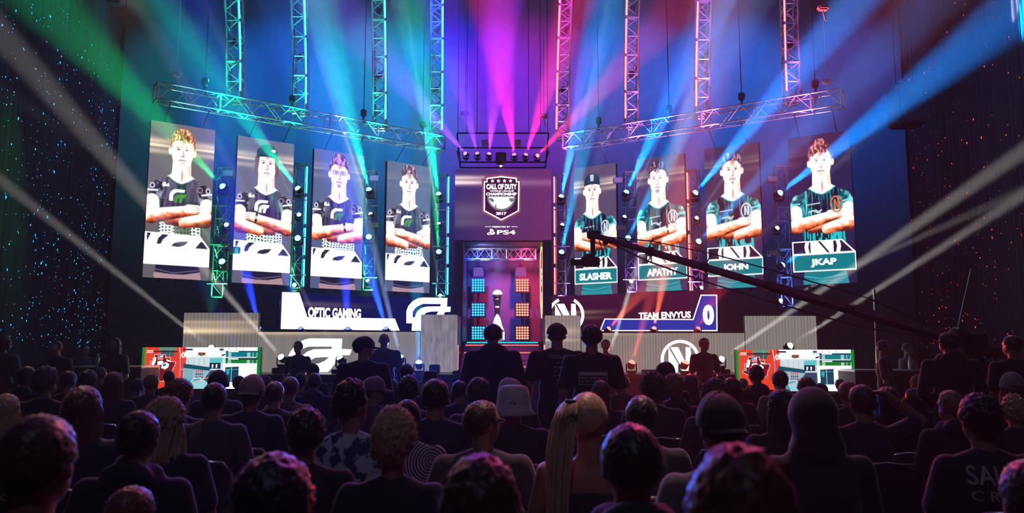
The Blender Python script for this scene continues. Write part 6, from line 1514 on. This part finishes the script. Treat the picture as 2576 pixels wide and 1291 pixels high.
# ================================================================ CASES, TABLES, POLES
def case(px0, px1, py0, py1, Y, lb, m=M_BLACK, dep=.35, name='flight_case'):
    a, b = P(px0, py1, Y), P(px1, py0, Y); z0 = max(zb if Y > 15 else 0, a.z)
    z0 = zb if Y >= 15.05 else 0.0
    q = MB(); q.bevbox((a.x, Y, z0 + .002), (b.x, Y + dep, b.z), .015)
    for x in (a.x + .02, b.x - .02): q.tube([(x, Y - .002, z0 + .02), (x, Y - .002, b.z - .02)], .008, 5)
    return tag(q.build(name, m), lb, 'case' if name == 'flight_case' else 'speaker')
case(1079, 1104, 918, 940, 15.4, 'small dark speaker box in front of the left LED box', mat('blue_black', (.01, .012, .03), .5), name='speaker_box')
case(1620, 1672, 931, 940, 15.2, 'low dark case on the deck left of the ringed emblem')
case(1330, 1352, 930, 940, 15.3, 'small pale box at the right foot of the stairs', mat('pale_box', (.5, .45, .55), .4))
case(1137, 1165, 934, 940, 15.3, 'small box of cables at the left foot of the stairs')
for x0, x1, py, Y, lb in ((168, 356, 922, 13.2, 'black-draped table with a bright edge behind the left rows'), (2150, 2420, 931, 12.9, 'black-draped table with a bright edge behind the right rows')):
    a, b = P(x0, py, Y), P(x1, py, Y); rt = empty('draped_table', ((a.x + b.x) / 2, Y + .35, 0), label=lb, cat='table'); w2 = (b.x - a.x) / 2
    q = MB(); q.bevbox((-w2, -.35, a.z - .03), (w2, .35, a.z), .008); q.build('tabletop', mat('table_edge', (.55, .5, .45), .4), rt)
    q = MB(); q.box((-w2 + .01, -.335, .01), (w2 - .01, .335, a.z - .031)); q.build('drape', M_DRAPE, rt)
a = P(237, 920, 13.3); q = MB(); q.lathe([(.03, 0), (.034, .01), (.034, .14), (.014, .19), (.014, .22)], 12); tag(q.build('bottle', mat('green_bottle', (.1, .4, .12), .2), loc=(a.x, 13.4, Z_(922, 13.2))), 'small green bottle on the left draped table', 'bottle')
a = P(2298, 928, 13.0); q = MB(); q.lathe([(.03, 0), (.034, .01), (.034, .14), (.014, .19), (.014, .22)], 12); tag(q.build('bottle', mat('clear_bottle', (.6, .6, .65), .2), loc=(a.x, 13.1, Z_(931, 12.9))), 'small pale bottle on the right draped table', 'bottle')
for x0, y0, x1, y1, Y, r, lb in ((2199, 728, 2207, 930, 13.6, .022, 'thin upright pole rising behind the right staff'), (2443, 677, 2410, 822, 12.5, .012, 'thin slanting antenna rod over the right crowd')):
    a, b = P(x1, y1, Y), P(x0, y0, Y); q = MB(); q.tube([(a.x, Y, 0.0), tuple(a), tuple(b)], r, 8); tag(q.build('pole', M_CHROME), lb, 'pole')
a = P(2500, 905, 10.5); q = MB(); q.tube([(a.x, 10.5, 0), (a.x, 10.5, Z_(912, 10.5))], .025, 8); tag(q.build('pole', M_CHROME), 'short pale stand between the right standing men', 'pole')
# speaker hanging at right, lit box at upper left
a, b = P(2266, 308, 16.5), P(2326, 206, 16.5)
q = MB(); q.bevbox((a.x, 16.5, a.z), (b.x, 17.1, b.z), .03); q.tube([(a.x + .1, 16.8, b.z), (a.x + .1, 16.8, 15.4)], .01, 5); q.tube([(b.x - .1, 16.8, b.z), (b.x - .1, 16.8, 15.4)], .01, 5); tag(q.build('hanging_speaker', mat('speaker_dark', (.03, .025, .03), .7)), 'dark boxy loudspeaker hanging in front of the right curtain', 'speaker')
a = P(292, 6, 14); q = MB(); q.bevbox((-.13, -.12, -.05), (.13, .12, .25), .03); q.tube([(0, 0, .2), (0, 0, 15.4 - a.z)], .02, 5); tag(q.build('hanging_lamp', mat('lamp_shell', (.3, .3, .25), .5), loc=a), 'square lamp hanging at the top left corner', 'lamp')
# camera operator's rig at right
a = P(2500, 890, 11.6); q = MB(); q.bevbox((a.x - .2, 11.5, a.z - .06), (a.x + .12, 11.7, a.z + .08), .02); q.tube([(a.x - .2, 11.6, a.z), (a.x - .34, 11.6, a.z + .02)], .05, 10); q.tube([(a.x, 11.6, a.z - .06), (a.x, 11.6, 0)], .03, 8)
tag(q.build('video_camera', M_BLACK), 'dark video camera on a stand behind the right standing men', 'camera')
# drum riser gear silhouettes behind the raised blocks
for px, py, lb in ((560, 775, 'dark rounded lamp lying behind the left LED block'), (1550 + 400, 786, 'dark rounded lamp lying behind the right LED block')):
    a = P(px, py, 17.6); zz = ZP
    q = MB(); q.lathe([(.12, 0), (.16, .05), (.16, .25), (.1, .36), (.02, .4)], 14); q.tube([(-.3, 0, .5), (0, 0, .3), (.25, 0, .55)], .012, 5); q.tube([(0, 0, .3), (0, 0, 0)], .03, 6)
    tag(q.build('parked_lamp', M_BLACK, loc=(a.x, 17.6, ZP + .002)), lb, 'lamp')
bpy.data.scenes.remove(WS)
